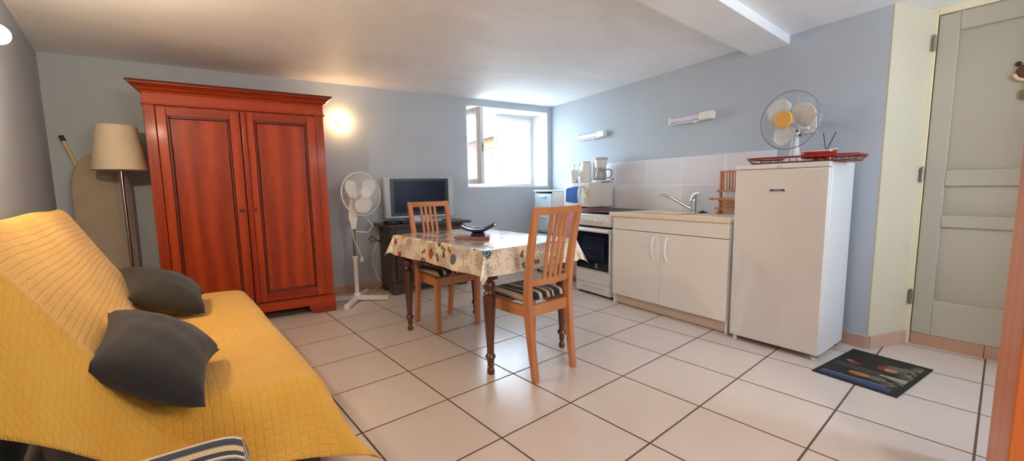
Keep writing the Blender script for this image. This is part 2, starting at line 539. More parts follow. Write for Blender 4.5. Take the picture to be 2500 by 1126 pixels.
# ---------------------------------------------------------------- mesh helpers
class MB:
    def __init__(self):
        self.bm = bmesh.new()
        self.uv = None

    def box(self, x0, x1, y0, y1, z0, z1):
        v = [self.bm.verts.new(p) for p in ((x0, y0, z0), (x1, y0, z0), (x1, y1, z0), (x0, y1, z0), (x0, y0, z1), (x1, y0, z1), (x1, y1, z1), (x0, y1, z1))]
        for f in ((0, 3, 2, 1), (4, 5, 6, 7), (0, 1, 5, 4), (1, 2, 6, 5), (2, 3, 7, 6), (3, 0, 4, 7)):
            self.bm.faces.new([v[i] for i in f])
        return self

    def hexa(self, lo, hi):
        """lo, hi: four points each (counter-clockwise)"""
        v = [self.bm.verts.new(p) for p in list(lo) + list(hi)]
        for f in ((0, 3, 2, 1), (4, 5, 6, 7), (0, 1, 5, 4), (1, 2, 6, 5), (2, 3, 7, 6), (3, 0, 4, 7)):
            self.bm.faces.new([v[i] for i in f])
        return self

    def ring_frames(self, pts, closed=False):
        n = len(pts)
        fr = []
        up = None
        for i in range(n):
            a = pts[(i - 1) % n] if (closed or i > 0) else pts[i]
            b = pts[(i + 1) % n] if (closed or i < n - 1) else pts[i]
            t = (b - a).normalized()
            if up is None:
                ref = Vector((0, 0, 1)) if abs(t.z) < 0.9 else Vector((1, 0, 0))
                s = t.cross(ref).normalized()
            else:
                s = (up - t * up.dot(t)).normalized()
            up = s
            fr.append((t, s, t.cross(s).normalized()))
        return fr

    def tube(self, pts, r, n=10, closed=False, caps=True):
        pts = [Vector(p) for p in pts]
        rs = r if isinstance(r, (list, tuple)) else [r] * len(pts)
        fr = self.ring_frames(pts, closed)
        rings = []
        for p, (t, s, u), rr in zip(pts, fr, rs):
            rings.append([self.bm.verts.new(p + s * (rr * math.cos(2 * PI * k / n)) + u * (rr * math.sin(2 * PI * k / n))) for k in range(n)])
        m = len(rings)
        for i in range(m if closed else m - 1):
            A, B = rings[i], rings[(i + 1) % m]
            for k in range(n):
                self.bm.faces.new((A[k], A[(k + 1) % n], B[(k + 1) % n], B[k]))
        if caps and not closed:
            self.bm.faces.new(list(reversed(rings[0])))
            self.bm.faces.new(rings[-1])
        return self

    def cyl(self, p0, p1, r0, r1=None, n=20):
        return self.tube([p0, p1], [r0, r0 if r1 is None else r1], n)

    def lathe(self, prof, c=(0, 0, 0), axis=(0, 0, 1), n=24):
        """prof: (radius, height) pairs along the axis"""
        ax = Vector(axis).normalized()
        ref = Vector((0, 0, 1)) if abs(ax.z) < 0.9 else Vector((1, 0, 0))
        s = ax.cross(ref).normalized()
        u = ax.cross(s)
        c = Vector(c)
        rings = []
        for r, h in prof:
            if r < 1e-6:
                rings.append([self.bm.verts.new(c + ax * h)])
            else:
                rings.append([self.bm.verts.new(c + ax * h + s * (r * math.cos(2 * PI * k / n)) + u * (r * math.sin(2 * PI * k / n))) for k in range(n)])
        for A, B in zip(rings, rings[1:]):
            for k in range(n):
                a = (A[k % len(A)], A[(k + 1) % n % len(A)], B[(k + 1) % n % len(B)], B[k % len(B)])
                q = []
                for v in a:
                    if v not in q:
                        q.append(v)
                if len(q) > 2:
                    self.bm.faces.new(q)
        if len(rings[0]) > 1:
            self.bm.faces.new(list(reversed(rings[0])))
        if len(rings[-1]) > 1:
            self.bm.faces.new(rings[-1])
        return self

    def prism(self, poly, a, b, axis='y'):
        """poly in the two other axes (x,z for y; y,z for x; x,y for z), extruded from a to b"""
        def P(p, w):
            return {'y': (p[0], w, p[1]), 'x': (w, p[0], p[1]), 'z': (p[0], p[1], w)}[axis]
        A = [self.bm.verts.new(P(p, a)) for p in poly]
        B = [self.bm.verts.new(P(p, b)) for p in poly]
        n = len(poly)
        for k in range(n):
            self.bm.faces.new((A[k], A[(k + 1) % n], B[(k + 1) % n], B[k]))
        self.bm.faces.new(list(reversed(A)))
        self.bm.faces.new(B)
        return self

    def grid(self, P, uvs=None, close_u=False):
        """P[i][j] points -> quads"""
        V = [[self.bm.verts.new(p) for p in row] for row in P]
        lay = None
        if uvs is not None:
            lay = self.bm.loops.layers.uv.verify()
        ni, nj = len(P), len(P[0])
        for i in range(ni if close_u else ni - 1):
            for j in range(nj - 1):
                i2 = (i + 1) % ni
                idx = ((i, j), (i2, j), (i2, j + 1), (i, j + 1))
                try:
                    f = self.bm.faces.new([V[a][b] for a, b in idx])
                except ValueError:
                    continue
                if lay:
                    for lp, (a, b) in zip(f.loops, idx):
                        lp[lay].uv = uvs[a][b]
        return self

    def build(self, name, mat, parent=None, bevel=0.0, segs=2, smooth=True, angle=35, solid=0.0, subsurf=0, loc=None, normals=True, offset=-1):
        bmesh.ops.remove_doubles(self.bm, verts=self.bm.verts, dist=1e-6)
        if normals:
            bmesh.ops.recalc_face_normals(self.bm, faces=self.bm.faces)
        me = bpy.data.meshes.new(name)
        self.bm.to_mesh(me)
        self.bm.free()
        for m in (mat if isinstance(mat, (list, tuple)) else [mat]):
            me.materials.append(m)
        if smooth:
            for p in me.polygons:
                p.use_smooth = True
            me.set_sharp_from_angle(angle=R(angle))
        o = bpy.data.objects.new(name, me)
        COL.objects.link(o)
        if parent is not None:
            o.parent = parent
        if loc is not None:
            o.location = loc
        if solid:
            s = o.modifiers.new('solid', 'SOLIDIFY')
            s.thickness = solid
            s.offset = offset
        if bevel:
            b = o.modifiers.new('bevel', 'BEVEL')
            b.width = bevel
            b.segments = segs
            b.limit_method = 'ANGLE'
            b.angle_limit = R(40)
            b.harden_normals = False
        if subsurf:
            s = o.modifiers.new('sub', 'SUBSURF')
            s.levels = subsurf
            s.render_levels = subsurf
        return o


def tag(o, label, cat, group=None, kind=None):
    o['label'] = label
    o['category'] = cat
    if group:
        o['group'] = group
    if kind:
        o['kind'] = kind
    return o


def thing(name, label, cat, loc=(0, 0, 0), rotz=0.0, group=None):
    o = bpy.data.objects.new(name, None)
    o.empty_display_size = 0.1
    COL.objects.link(o)
    o.location = loc
    o.rotation_euler = (0, 0, rotz)
    return tag(o, label, cat, group)


def struct(o):
    o['kind'] = 'structure'
    return o


def copy_tree(o, loc, rotz, label, parent=None):
    c = o.copy()
    COL.objects.link(c)
    if parent is not None:
        c.parent = parent
    else:
        c.location = loc
        c.rotation_euler = (0, 0, rotz)
        c['label'] = label
    for ch in [x for x in bpy.data.objects if x.parent == o]:
        copy_tree(ch, None, None, None, c)
    return c


def text_mesh(name, body, size, mat, parent, matrix, depth=0.0006, sx=1.0):
    cu = bpy.data.curves.new(name, 'FONT')
    cu.body = body
    cu.size = size
    cu.align_x = 'CENTER'
    cu.align_y = 'CENTER'
    cu.extrude = depth
    tmp = bpy.data.objects.new(name, cu)
    COL.objects.link(tmp)
    dg = bpy.context.evaluated_depsgraph_get()
    me = bpy.data.meshes.new_from_object(tmp.evaluated_get(dg))
    bpy.data.objects.remove(tmp)
    me.name = name
    me.materials.clear()
    me.materials.append(mat)
    o = bpy.data.objects.new(name, me)
    COL.objects.link(o)
    o.parent = parent
    o.matrix_local = matrix @ Matrix.Diagonal((sx, 1, 1, 1))
    return o


FRONT = Matrix.Rotation(PI / 2, 4, 'X')      # text lying in the x-z plane, facing -y

# ---------------------------------------------------------------- room frames
CEIL = 2.161
BA = R(81.45)                               # direction of the back wall
KA = R(-10.6)                               # direction of the kitchen wall
CORNER = Vector((-0.893, 3.078, 0))
LEFT_C = Vector((-1.607, -1.675, 0))
LA = R(2.35)


def frame_obj(o, loc, rotz):
    o.location = loc
    o.rotation_euler = (0, 0, rotz)
    return o


# floor and ceiling
m = MB()
m.box(-2.1, 4.9, -2.0, 4.2, -0.08, 0.0)
struct(m.build('floor', M['floor'], smooth=False))
m = MB()
m.box(-2.1, 4.9, -2.0, 4.2, CEIL, CEIL + 0.12)
struct(m.build('ceiling', M['ceiling'], smooth=False))

# back wall with the window opening; local x runs along the wall to the kitchen corner, y goes outwards
WT = 0.44
wx0, wx1, wz0, wz1 = -1.273, -0.066, 1.102, 2.085
m = MB()
m.box(-4.86, wx0, 0, WT, 0, CEIL)
m.box(wx1, 0.5, 0, WT, 0, CEIL)
m.box(wx0, wx1, 0, WT, 0, wz0)
m.box(wx0, wx1, 0, WT, wz1, CEIL)
wb = struct(frame_obj(m.build('wall_back', M['paint_blue'], smooth=False), CORNER, BA))
# white plastered reveal lining of the window opening
m = MB()
m.box(wx0, wx0 + 0.006, -0.001, WT - 0.07, wz0, wz1)
m.box(wx1 - 0.006, wx1, -0.001, WT - 0.07, wz0, wz1)
m.box(wx0, wx1, -0.001, WT - 0.07, wz1 - 0.006, wz1)
m.box(wx0 - 0.004, wx1 + 0.004, -0.006, WT - 0.07, wz0 - 0.008, wz0 + 0.008)
struct(frame_obj(m.build('trim_1', M['paint_white'], smooth=False), CORNER, BA))
# skirting tiles along the back wall
m = MB()
m.box(-4.8, -0.02, -0.010, 0, 0, 0.085)
struct(frame_obj(m.build('baseboard_back', M['skirt'], bevel=0.002), CORNER, BA))

# left wall
m = MB()
m.box(-0.4, 6.4, -0.2, 0, 0, CEIL)
struct(frame_obj(m.build('wall_left', M['paint_blue'], smooth=False), LEFT_C, LA))
# front wall, with an unseen small window added behind the camera for fill light
FX = 4.42
m = MB()
ry0, ry1, rz0, rz1 = 1.35, 1.85, 1.00, 2.00
m.box(FX, FX + 0.2, -1.9, ry0, 0, CEIL)
m.box(FX, FX + 0.2, ry1, 3.6, 0, CEIL)
m.box(FX, FX + 0.2, ry0, ry1, rz1, CEIL)
m.box(FX, FX + 0.2, ry0, ry1, 0, rz0)
struct(m.build('wall_front', M['paint_blue'], smooth=False))
m = MB()
m.box(FX + 0.08, FX + 0.14, ry0, ry0 + 0.05, rz0, rz1)
m.box(FX + 0.08, FX + 0.14, ry1 - 0.05, ry1, rz0, rz1)
m.box(FX + 0.08, FX + 0.14, ry0 + 0.05, ry1 - 0.05, rz0, rz0 + 0.05)
m.box(FX + 0.08, FX + 0.14, ry0 + 0.05, ry1 - 0.05, rz1 - 0.05, rz1)
struct(m.build('rear_fill_window', M['window_frame'], bevel=0.004))

# kitchen wall: local x from the corner, y outwards
KLEN = 3.583
m = MB()
m.box(-0.02, KLEN, 0, 0.16, 0, CEIL)
struct(frame_obj(m.build('wall_right', M['paint_blue'], smooth=False), CORNER, KA))
# tiled splashback
m = MB()
m.box(0.86, 2.955, -0.009, 0.0, 0.845, 1.348)
struct(frame_obj(m.build('trim_2', M['splash'], bevel=0.002), CORNER, KA))
m = MB()
m.box(3.10, KLEN, -0.010, 0, 0, 0.085)
struct(frame_obj(m.build('baseboard_right', M['skirt'], bevel=0.002), CORNER, KA))

# door recess: cream reveal, riser, frame
E0 = Vector((2.628, 2.4206, 0))
E1 = Vector((2.765, 2.748, 0))
rev = (E1 - E0)
ra = math.atan2(rev.y, rev.x)
rl = rev.length
m = MB()
m.box(0.0, rl + 0.12, 0.0, 0.012, 0.0, CEIL)
struct(frame_obj(m.build('wall_recess', M['paint_cream'], smooth=False), E0 - Vector((0.012 * -math.sin(ra), 0.012 * math.cos(ra), 0)) + Vector((math.sin(ra) * -0.0, 0, 0)), ra))
m = MB()
m.box(0.006, rl, -0.024, -0.012, 0.0, 0.085)
struct(frame_obj(m.build('baseboard_recess', M['skirt'], bevel=0.002), E0, ra))
DA = R(-3.4)
D0 = Vector((2.805, 2.745, 0))
DW = 0.80
m = MB()
m.box(-0.06, DW + 0.10, 0.015, 0.20, 0.0, 0.080)
struct(frame_obj(m.build('trim_3', tile_mat('riser_tiles', (0.335, 0.3), 0.005, (0.0, -0.15), (176, 136, 112), (196, 158, 134), (120, 92, 76), 'xz'), smooth=False), D0, DA))
# the wall around and beyond the door
m = MB()
m.box(DW + 0.075, DW + 1.1, -0.02, 0.2, 0, CEIL)
m.box(-0.055, DW + 1.1, 0.085, 0.2, 0.0, CEIL)
struct(frame_obj(m.build('wall_recess_back', M['paint_cream'], smooth=False), D0, DA))
m = MB()
m.hexa(((3.66, 2.30, 0), (FX + 0.02, 2.16, 0), (FX + 0.02, 2.75, 0), (3.72, 2.75, 0)), ((3.66, 2.30, CEIL), (FX + 0.02, 2.16, CEIL), (FX + 0.02, 2.75, CEIL), (3.72, 2.75, CEIL)))
struct(m.build('wall_right_end', M['paint_blue'], smooth=False))

# ceiling beam, square to the floor tiles
m = MB()
bz = 2.0975
m.hexa(((1.773, -1.62, bz), (2.057, -1.62, bz), (2.057, 2.533, bz), (1.773, 2.586, bz)), ((1.773, -1.62, CEIL + .02), (2.057, -1.62, CEIL + .02), (2.057, 2.533, CEIL + .02), (1.773, 2.586, CEIL + .02)))
struct(m.build('trim_4', M['ceiling'], smooth=False))

# the greige panelled door
door = thing('door_1', 'greige panelled door on three hinges in the cream recess', 'door', D0, DA)
door['kind'] = 'structure'
m = MB()
DZ0, DZ1 = 0.083, 2.118
st = 0.092
cuts = [(0.316, 0.799), (0.875, 1.06), (1.16, 2.01)]
m.box(0, st, 0.01, 0.05, DZ0, DZ1)
m.box(DW - st, DW, 0.01, 0.05, DZ0, DZ1)
zz = [DZ0] + [v for c in cuts for v in c] + [DZ1]
for a, b in zip(zz[0::2], zz[1::2]):
    m.box(st, DW - st, 0.01, 0.05, a, b)
m.build('door_leaf_frame', M['door'], door, bevel=0.004)
for a, b in cuts:
    m = MB()
    m.box(st - 0.002, DW - st + 0.002, 0.026, 0.044, a - 0.002, b + 0.002)
    i = 0.034
    m.hexa(((st, 0.0265, a), (DW - st, 0.0265, a), (DW - st, 0.0265, b), (st, 0.0265, b)),
           ((st + i, 0.012, a + i), (DW - st - i, 0.012, a + i), (DW - st - i, 0.012, b - i), (st + i, 0.012, b - i)))
    m.build('door_panel', M['door'], door)
m = MB()
m.box(-0.042, -0.004, 0.0, 0.075, 0.0, CEIL)
m.box(DW + 0.004, DW + 0.045, 0.0, 0.075, 0.0, CEIL)
m.box(-0.004, DW + 0.004, 0.0, 0.075, DZ1 + 0.005, CEIL)
m.build('door_frame', M['frame_cream'], door, bevel=0.004)
for hz in (0.322, 1.134, 1.954):
    m = MB()
    m.cyl((-0.012, -0.006, hz - 0.045), (-0.012, -0.006, hz + 0.045), 0.0085, n=12)
    m.box(-0.036, -0.012, -0.004, 0.001, hz - 0.042, hz + 0.042)
    m.cyl((-0.012, -0.006, hz + 0.046), (-0.012, -0.006, hz + 0.054), 0.006, n=10)
    m.build('hinge', M['steel'], door)
m = MB()
m.box(DW - 0.075, DW - 0.035, 0.002, 0.011, 1.0, 1.22)
m.cyl((DW - 0.055, 0.0, 1.12), (DW - 0.055, -0.05, 1.12), 0.009, n=12)
m.tube([(DW - 0.055, -0.05, 1.12), (DW - 0.10, -0.055, 1.12), (DW - 0.17, -0.05, 1.115)], 0.009, 12)
m.build('door_handle', M['steel'], door)
# ornament hanging on the door
dx, dzz = 0.375, 1.70
orn = thing('door_ornament', 'small brown and cream ornament hanging on the greige door', 'ornament', D0 + Vector((dx * math.cos(DA), dx * math.sin(DA), 0)), DA)
m = MB()
m.lathe([(0, -0.004), (0.03, 0), (0.043, 0.008), (0.036, 0.018), (0, 0.022)], (0, 0.010, dzz), (0, -1, 0), 24)
m.build('plaque', M['brown'], orn)
m = MB()
m.tube([(0.045 * math.cos(a), -0.004, dzz + 0.045 * math.sin(a)) for a in [R(190 + 16 * k) for k in range(11)]], 0.009, 8)
m.build('rim', M['cream'], orn)
m = MB()
m.lathe([(0, 0), (0.014, 0.003), (0.011, 0.014), (0, 0.018)], (-0.034, 0.010, dzz + 0.05), (0, -1, 0), 16)
m.build('ear', M['black'], orn)
m = MB()
m.box(-0.018, 0.014, 0.0, 0.009, dzz - 0.15, dzz - 0.10)
m.tube([(0, 0.004, dzz - 0.045), (0, 0.004, dzz - 0.105)], 0.0025, 6)
m.build('pendant', M['olive'], orn, bevel=0.003)

# ---------------------------------------------------------------- window
win = thing('window_1', 'white window with one casement open and lace curtains', 'window', CORNER, BA)
win['kind'] = 'structure'
fy0, fy1 = WT - 0.075, WT - 0.015
m = MB()
fo = 0.045
m.box(wx0, wx0 + fo, fy0, fy1, wz0, wz1)
m.box(wx1 - fo, wx1, fy0, fy1, wz0, wz1)
m.box(wx0 + fo, wx1 - fo, fy0, fy1, wz0, wz0 + 0.04)
m.box(wx0 + fo, wx1 - fo, fy0, fy1, wz1 - fo, wz1)
m.build('window_frame', M['window_frame'], win, bevel=0.004)
cx_mid = (wx0 + wx1) / 2
sw = (wx1 - fo) - cx_mid
sz0, sz1 = wz0 + 0.045, wz1 - fo - 0.003
# closed right casement
def sash(parent, x0, x1, y0, y1, name='casement', side_stile=0.055):
    mm = MB()
    s = side_stile
    mm.box(x0, x0 + s, y0, y1, sz0, sz1)
    mm.box(x1 - s, x1, y0, y1, sz0, sz1)
    mm.box(x0 + s, x1 - s, y0, y1, sz0, sz0 + 0.06)
    mm.box(x0 + s, x1 - s, y0, y1, sz1 - 0.055, sz1)
    return mm.build(name, M['window_frame'], parent, bevel=0.005)
cas = sash(win, cx_mid, wx1 - fo, fy0 - 0.02, fy1 - 0.02)
m = MB()
m.box(cx_mid + 0.05, wx1 - fo - 0.05, fy0 + 0.004, fy0 + 0.008, sz0 + 0.055, sz1 - 0.05)
m.build('pane', M['glass'], cas)
m = MB()
m.tube([(cx_mid + 0.02, fy0 - 0.024, 1.40), (cx_mid + 0.022, fy0 - 0.05, 1.40), (cx_mid + 0.026, fy0 - 0.055, 1.36), (cx_mid + 0.04, fy0 - 0.052, 1.28)], 0.006, 8)
m.build('window_latch', M['steel'], cas)
# open left casement: hinged on the left jamb, swung into the room
HX, HY = wx0 + fo, fy0 - 0.01
ang = R(-81)
leaf = bpy.data.objects.new('casement_open', None)
COL.objects.link(leaf)
leaf.parent = win
leaf.location = (HX, HY, 0)
leaf.rotation_euler = (0, 0, ang)
lw_ = sw - 0.005
lf = sash(leaf, 0.0, lw_, -0.055, 0.0, 'casement', 0.078)
m = MB()
m.box(0.07, lw_ - 0.07, -0.030, -0.026, sz0 + 0.055, sz1 - 0.05)
m.build('pane', M['glass'], lf)
m = MB()
m.box(lw_ - 0.002, lw_ + 0.018, -0.060, -0.02, sz0, sz1)
m.build('rebate', M['window_frame'], lf, bevel=0.003)
m = MB()
m.box(lw_ + 0.012, lw_ + 0.020, -0.043, -0.028, 1.52, 1.62)
m.cyl((lw_ + 0.018, -0.035, 1.58), (lw_ + 0.045, -0.035, 1.58), 0.006, n=8)
m.build('window_latch', M['steel'], lf)
leaf.name = 'open_casement'


def curtain(name, label, x0, x1, y, parent_loc, rot, folds, amp, z0, z1, rz=0.0, loc2=None):
    P, UV = [], []
    n = 60
    for i in range(n + 1):
        t = i / n
        row, ur = [], []
        for j in range(13):
            h = j / 12
            a = amp * (0.6 + 0.4 * (1 - h))
            xx = x0 + (x1 - x0) * t
            zz_ = z1 + (z0 - z1) * h
            if j == 12:
                zz_ += 0.012 * abs(math.sin(t * PI * 9))
            row.append((xx, y + a * math.sin(t * folds * 2 * PI + 0.6 * math.sin(3 * t)) , zz_))
            ur.append(((x1 - x0) * t, zz_ - z0))
        P.append(row)
        UV.append(ur)
    mm = MB()
    mm.grid(P, UV)
    o = mm.build(name, M['sheer'])
    frame_obj(o, parent_loc, rot)
    tag(o, label, 'curtain')
    return o


curtain('lace_curtain', 'white lace curtain over the closed right window casement', cx_mid + 0.02, wx1 - fo - 0.01, fy0 - 0.038, CORNER, BA, 7, 0.007, sz0 + 0.045, sz1 - 0.01)
leaf_world = Matrix.Translation(CORNER) @ Matrix.Rotation(BA, 4, 'Z') @ Matrix.Translation((HX, HY, 0))
lo = leaf_world.translation
curtain('lace_curtain', 'white lace curtain hung on the open left window casement', 0.060, lw_ - 0.06, -0.068, lo, BA + ang, 5, 0.006, sz0 + 0.045, sz1 - 0.02)

# ---------------------------------------------------------------- outside
yard = MB()
yard.box(-60, -2.2, -30, 40, -0.35, -0.25)
struct(yard.build('ground', M['ground'], smooth=False))
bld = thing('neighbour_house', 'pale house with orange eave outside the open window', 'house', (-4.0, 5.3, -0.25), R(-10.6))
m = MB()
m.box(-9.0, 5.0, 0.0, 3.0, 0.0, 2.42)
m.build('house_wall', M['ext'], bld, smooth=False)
m = MB()
m.box(-9.0, 5.0, -0.06, 0.0, 2.36, 2.58)
m.build('fascia', M['fascia'], bld, bevel=0.01)
m = MB()
m.prism([(-0.28, 2.58), (-0.28, 2.68), (2.6, 3.25), (2.6, 3.15)], -9.1, 5.1, 'x')
for k in range(47):
    m.cyl((-9.0 + k * 0.3, -0.30, 2.69), (-9.0 + k * 0.3, 2.6, 3.26), 0.07, n=8)
m.build('roof', M['roof'], bld)
m = MB()
m.box(-1.72, -1.50, -0.02, 0.01, 2.08, 2.22)
m.build('vent', M['fascia'], bld, bevel=0.006)
hm = MB()
P = []
for i in range(41):
    row = []
    for j in range(9):
        x = -70 - j * 3
        y = 10 + i * 2.6
        h = (j / 8) ** 0.8 * (9.5 + 2.5 * math.sin(i * 0.7) + 1.2 * math.sin(i * 1.9 + 1))
        row.append((x, y, h - 0.3))
    P.append(row)
hm.grid(P)
struct(hm.build('hills', M['hill']))

# ---------------------------------------------------------------- wardrobe (local x along the wall, front at y = 0)
WO = Vector((-0.746, 0.092, 0))
wc = WO + Vector((math.cos(BA), math.sin(BA), 0)) * -0.605
ward = thing('wardrobe', 'tall red-brown pine wardrobe with two panelled doors', 'wardrobe', wc, BA)
hw = 0.600
WDEP = 0.555
m = MB()
m.box(-hw, -hw + 0.025, 0.02, WDEP, 0.10, 1.745)
m.box(hw - 0.025, hw, 0.02, WDEP, 0.10, 1.745)
m.box(-hw + 0.025, hw - 0.025, WDEP - 0.015, WDEP, 0.10, 1.745)
m.box(-hw + 0.025, hw - 0.025, 0.02, WDEP - 0.015, 0.14, 0.165)
m.box(-hw + 0.025, hw - 0.025, 0.02, WDEP - 0.015, 1.72, 1.745)
m.build('carcass', M['ward'], ward, bevel=0.002)
for sx in (-1, 1):
    m = MB()
    x0, x1 = (-hw, -hw + 0.066) if sx < 0 else (hw - 0.066, hw)
    m.box(x0, x1, 0.0, 0.03, 0.15, 1.745)
    m.build('front_post', M['ward'], ward, bevel=0.004)
m = MB()
m.box(-hw - 0.002, hw + 0.002, -0.004, WDEP, 1.745, 1.822)
m.box(-hw - 0.012, hw + 0.012, -0.014, WDEP, 1.738, 1.750)
m.build('frieze', M['ward_h'], ward, bevel=0.003)
# cornice: profile swept round the front and both sides
prof = [(0.0, 1.822), (0.006, 1.835), (0.022, 1.842), (0.030, 1.856), (0.050, 1.872), (0.062, 1.876), (0.066, 1.894), (0.0, 1.894)]
path = [(-hw, WDEP), (-hw, 0.0), (hw, 0.0), (hw, WDEP)]
nrm = [(-1, 0), (-1, -1), (1, -1), (1, 0)]
rows = [[(px + nx * d, py + ny * d, z) for d, z in prof] for (px, py), (nx, ny) in zip(path, nrm)]
m = MB()
m.grid(rows)
m.box(-hw, hw, 0, WDEP, 1.820, 1.892)
m.build('cornice', M['ward_h'], ward, smooth=False)
m = MB()
for (a, b) in (((-hw - .068, WDEP), (-hw - .068, -.068)), ((-hw - .068, -.068), (hw + .068, -.068)), ((hw + .068, -.068), (hw + .068, WDEP))):
    m.tube([(a[0], a[1], 1.892), (b[0], b[1], 1.892)], 0.007, 8)
m.build('cornice_bead', M['ward_dark'], ward)
# doors
def ward_door(x0, x1, px0, px1):
    d = MB()
    z0, z1, pz0, pz1 = 0.163, 1.727, 0.240, 1.662
    d.box(x0, px0, -0.002, 0.022, z0, z1)
    d.box(px1, x1, -0.002, 0.022, z0, z1)
    dr = d.build('door', M['ward'], ward, bevel=0.003)
    for ra_, rb_ in ((z0, pz0), (pz1, z1)):
        d = MB()
        d.box(px0, px1, -0.002, 0.022, ra_, rb_)
        d.build('rail', M['ward_h'], dr, bevel=0.003)
    d = MB()
    d.box(px0 - 0.002, px1 + 0.002, 0.012, 0.018, pz0 - .002, pz1 + .002)
    d.build('panel', M['ward'], dr)
    d = MB()
    w = 0.018
    for lo_, hi_ in (((px0, pz0), (px0 + w, pz1)), ((px1 - w, pz0), (px1, pz1)), ((px0 + w, pz0), (px1 - w, pz0 + w)), ((px0 + w, pz1 - w), (px1 - w, pz1))):
        d.box(lo_[0], hi_[0], -0.005, 0.013, lo_[1], hi_[1])
    d.build('panel_moulding', M['ward_dark'], dr, bevel=0.006)
    return dr
S0 = 0.605
dl = ward_door(-1.136 + S0, -0.620 + S0, -1.077 + S0, -0.688 + S0)
m = MB()
m.prism([(-0.616 + S0, 0.0), (-0.614 + S0, -0.010), (-0.606 + S0, -0.014), (-0.586 + S0, -0.014), (-0.578 + S0, -0.010), (-0.576 + S0, 0.0)], 0.163, 1.722, 'z')
m.build('closing_strip', M['ward'], dl)
dr_ = ward_door(-0.576 + S0, -0.070 + S0, -0.527 + S0, -0.140 + S0)
m = MB()
m.cyl((-0.559 + S0, -0.003, 0.944), (-0.559 + S0, -0.007, 0.944), 0.010, n=14)
m.build('keyhole', M['black'], dr_)
m = MB()
m.lathe([(0, 0.026), (0.014, 0.022), (0.016, 0.012), (0.008, 0.006), (0.007, 0.0)], (-0.655 + S0, -0.002, 0.946), (0, -1, 0), 16)
m.build('knob', M['ward_dark'], dl)
# base with bracket feet
m = MB()
def bracket(x0, x1, zt, foot, rise):
    pts = [(x0, 0.0), (x0, zt), (x1, zt), (x1, 0.0), (x1 - foot, 0.0)]
    for k in range(7):
        a = k / 6 * PI / 2
        pts.append((x1 - foot - 0.07 * math.sin(a), rise * (1 - math.cos(a))))
    for k in range(6, -1, -1):
        a = k / 6 * PI / 2
        pts.append((x0 + foot + 0.07 * math.sin(a), rise * (1 - math.cos(a))))
    pts.append((x0 + foot, 0.0))
    return pts
m.prism(bracket(-hw - 0.008, hw + 0.008, 0.150, 0.15, 0.075), -0.014, 0.016, 'y')
m.prism(bracket(0.017, WDEP - 0.002, 0.150, 0.12, 0.075), -hw - 0.008, -hw + 0.02, 'x')
m.prism(bracket(0.017, WDEP - 0.002, 0.150, 0.12, 0.075), hw - 0.02, hw + 0.008, 'x')
m.build('base', M['ward_h'], ward, bevel=0.003)

# ---------------------------------------------------------------- floor lamp, ironing board, broom stick
lamp = thing('floor_lamp', 'floor lamp with a linen drum shade and steel pole', 'lamp', (-1.243, -1.268, 0), 0)
m = MB()
m.lathe([(0, 0), (0.13, 0), (0.135, 0.006), (0.13, 0.018), (0.03, 0.026), (0.014, 0.03), (0, 0.03)], n=36)
m.build('base', M['steel'], lamp)
m = MB()
m.cyl((0, 0, 0.028), (0, 0, 1.36), 0.0125, n=16)
m.build('pole', M['chrome'], lamp)
m = MB()
n = 48
P = [[(r * math.cos(2 * PI * k / n), r * math.sin(2 * PI * k / n), z) for r, z in ((0.166, 1.272), (0.167, 1.276), (0.120, 1.603), (0.118, 1.607))] for k in range(n)]
m.grid(P, close_u=True)
m.build('lamp_shade', M['shade'], lamp, solid=0.002)
m = MB()
m.cyl((0, 0, 1.36), (0, 0, 1.42), 0.02, n=16)
m.lathe([(0, 0.11), (0.02, 0.10), (0.03, 0.07), (0.025, 0.03), (0.014, 0), (0, 0)], (0, 0, 1.42), n=16)
for a in (0, 2 * PI / 3, 4 * PI / 3):
    m.tube([(0.01 * math.cos(a), 0.01 * math.sin(a), 1.41), (0.117 * math.cos(a), 0.117 * math.sin(a), 1.600)], 0.002, 6)
m.build('bulb_holder', M['white_plastic'], lamp)

iron = thing('ironing_board', 'beige covered ironing board leaning on the wall behind the lamp', 'ironing board', (-1.465, -1.365, 0), BA)
def board_outline():
    pts = []
    w, top = 0.175, 1.415
    pts += [(-w, 0.12), (w, 0.12), (w, 1.10)]
    for k in range(1, 12):
        a = k / 12 * PI
        pts.append((w * math.cos(a) * (1.0 if abs(math.cos(a)) > 0.2 else 1), 1.10 + (top - 1.10) * math.sin(a) ** 0.85))
    pts.append((-w, 1.10))
    return pts
m = MB()
m.prism(board_outline(), -0.02, 0.012, 'y')
b1 = m.build('board', M['ironing'], iron, bevel=0.008)
b1.rotation_euler = (R(-3), 0, 0)
b1.location = (-0.035, -0.055, 0)
m = MB()
for sx in (-1, 1):
    m.tube([(sx * 0.10 - 0.03, 0.0, 0.012), (sx * 0.06 - 0.03, 0.005, 0.5), (sx * 0.02 - 0.03, 0.004, 0.95)], 0.011, 10)
m.tube([(-0.18, 0.0, 0.012), (0.12, 0.0, 0.012)], 0.012, 10)
m.build('leg_frame', M['steel'], iron)

stick = thing('broom', 'yellowed broom stick with black cap leaning in the corner', 'broom', (-1.52, -1.30, 0), 0)
m = MB()
p_top, p_bot = Vector((-0.025, -0.293, 1.531)), Vector((0.045, 0.13, 0.03))
dirv = (p_bot - p_top).normalized()
m.tube([p_top, p_bot], 0.012, 12)
m.build('broom_handle', M['stick'], stick)
m = MB()
m.tube([p_top - dirv * 0.012, p_top + dirv * 0.030], 0.0145, 12)
m.build('cap', M['black'], stick)
m = MB()
m.box(0.03, 0.06, 0.06, 0.20, 0.0, 0.05)
m.build('broom_head', M['black'], stick, bevel=0.01)

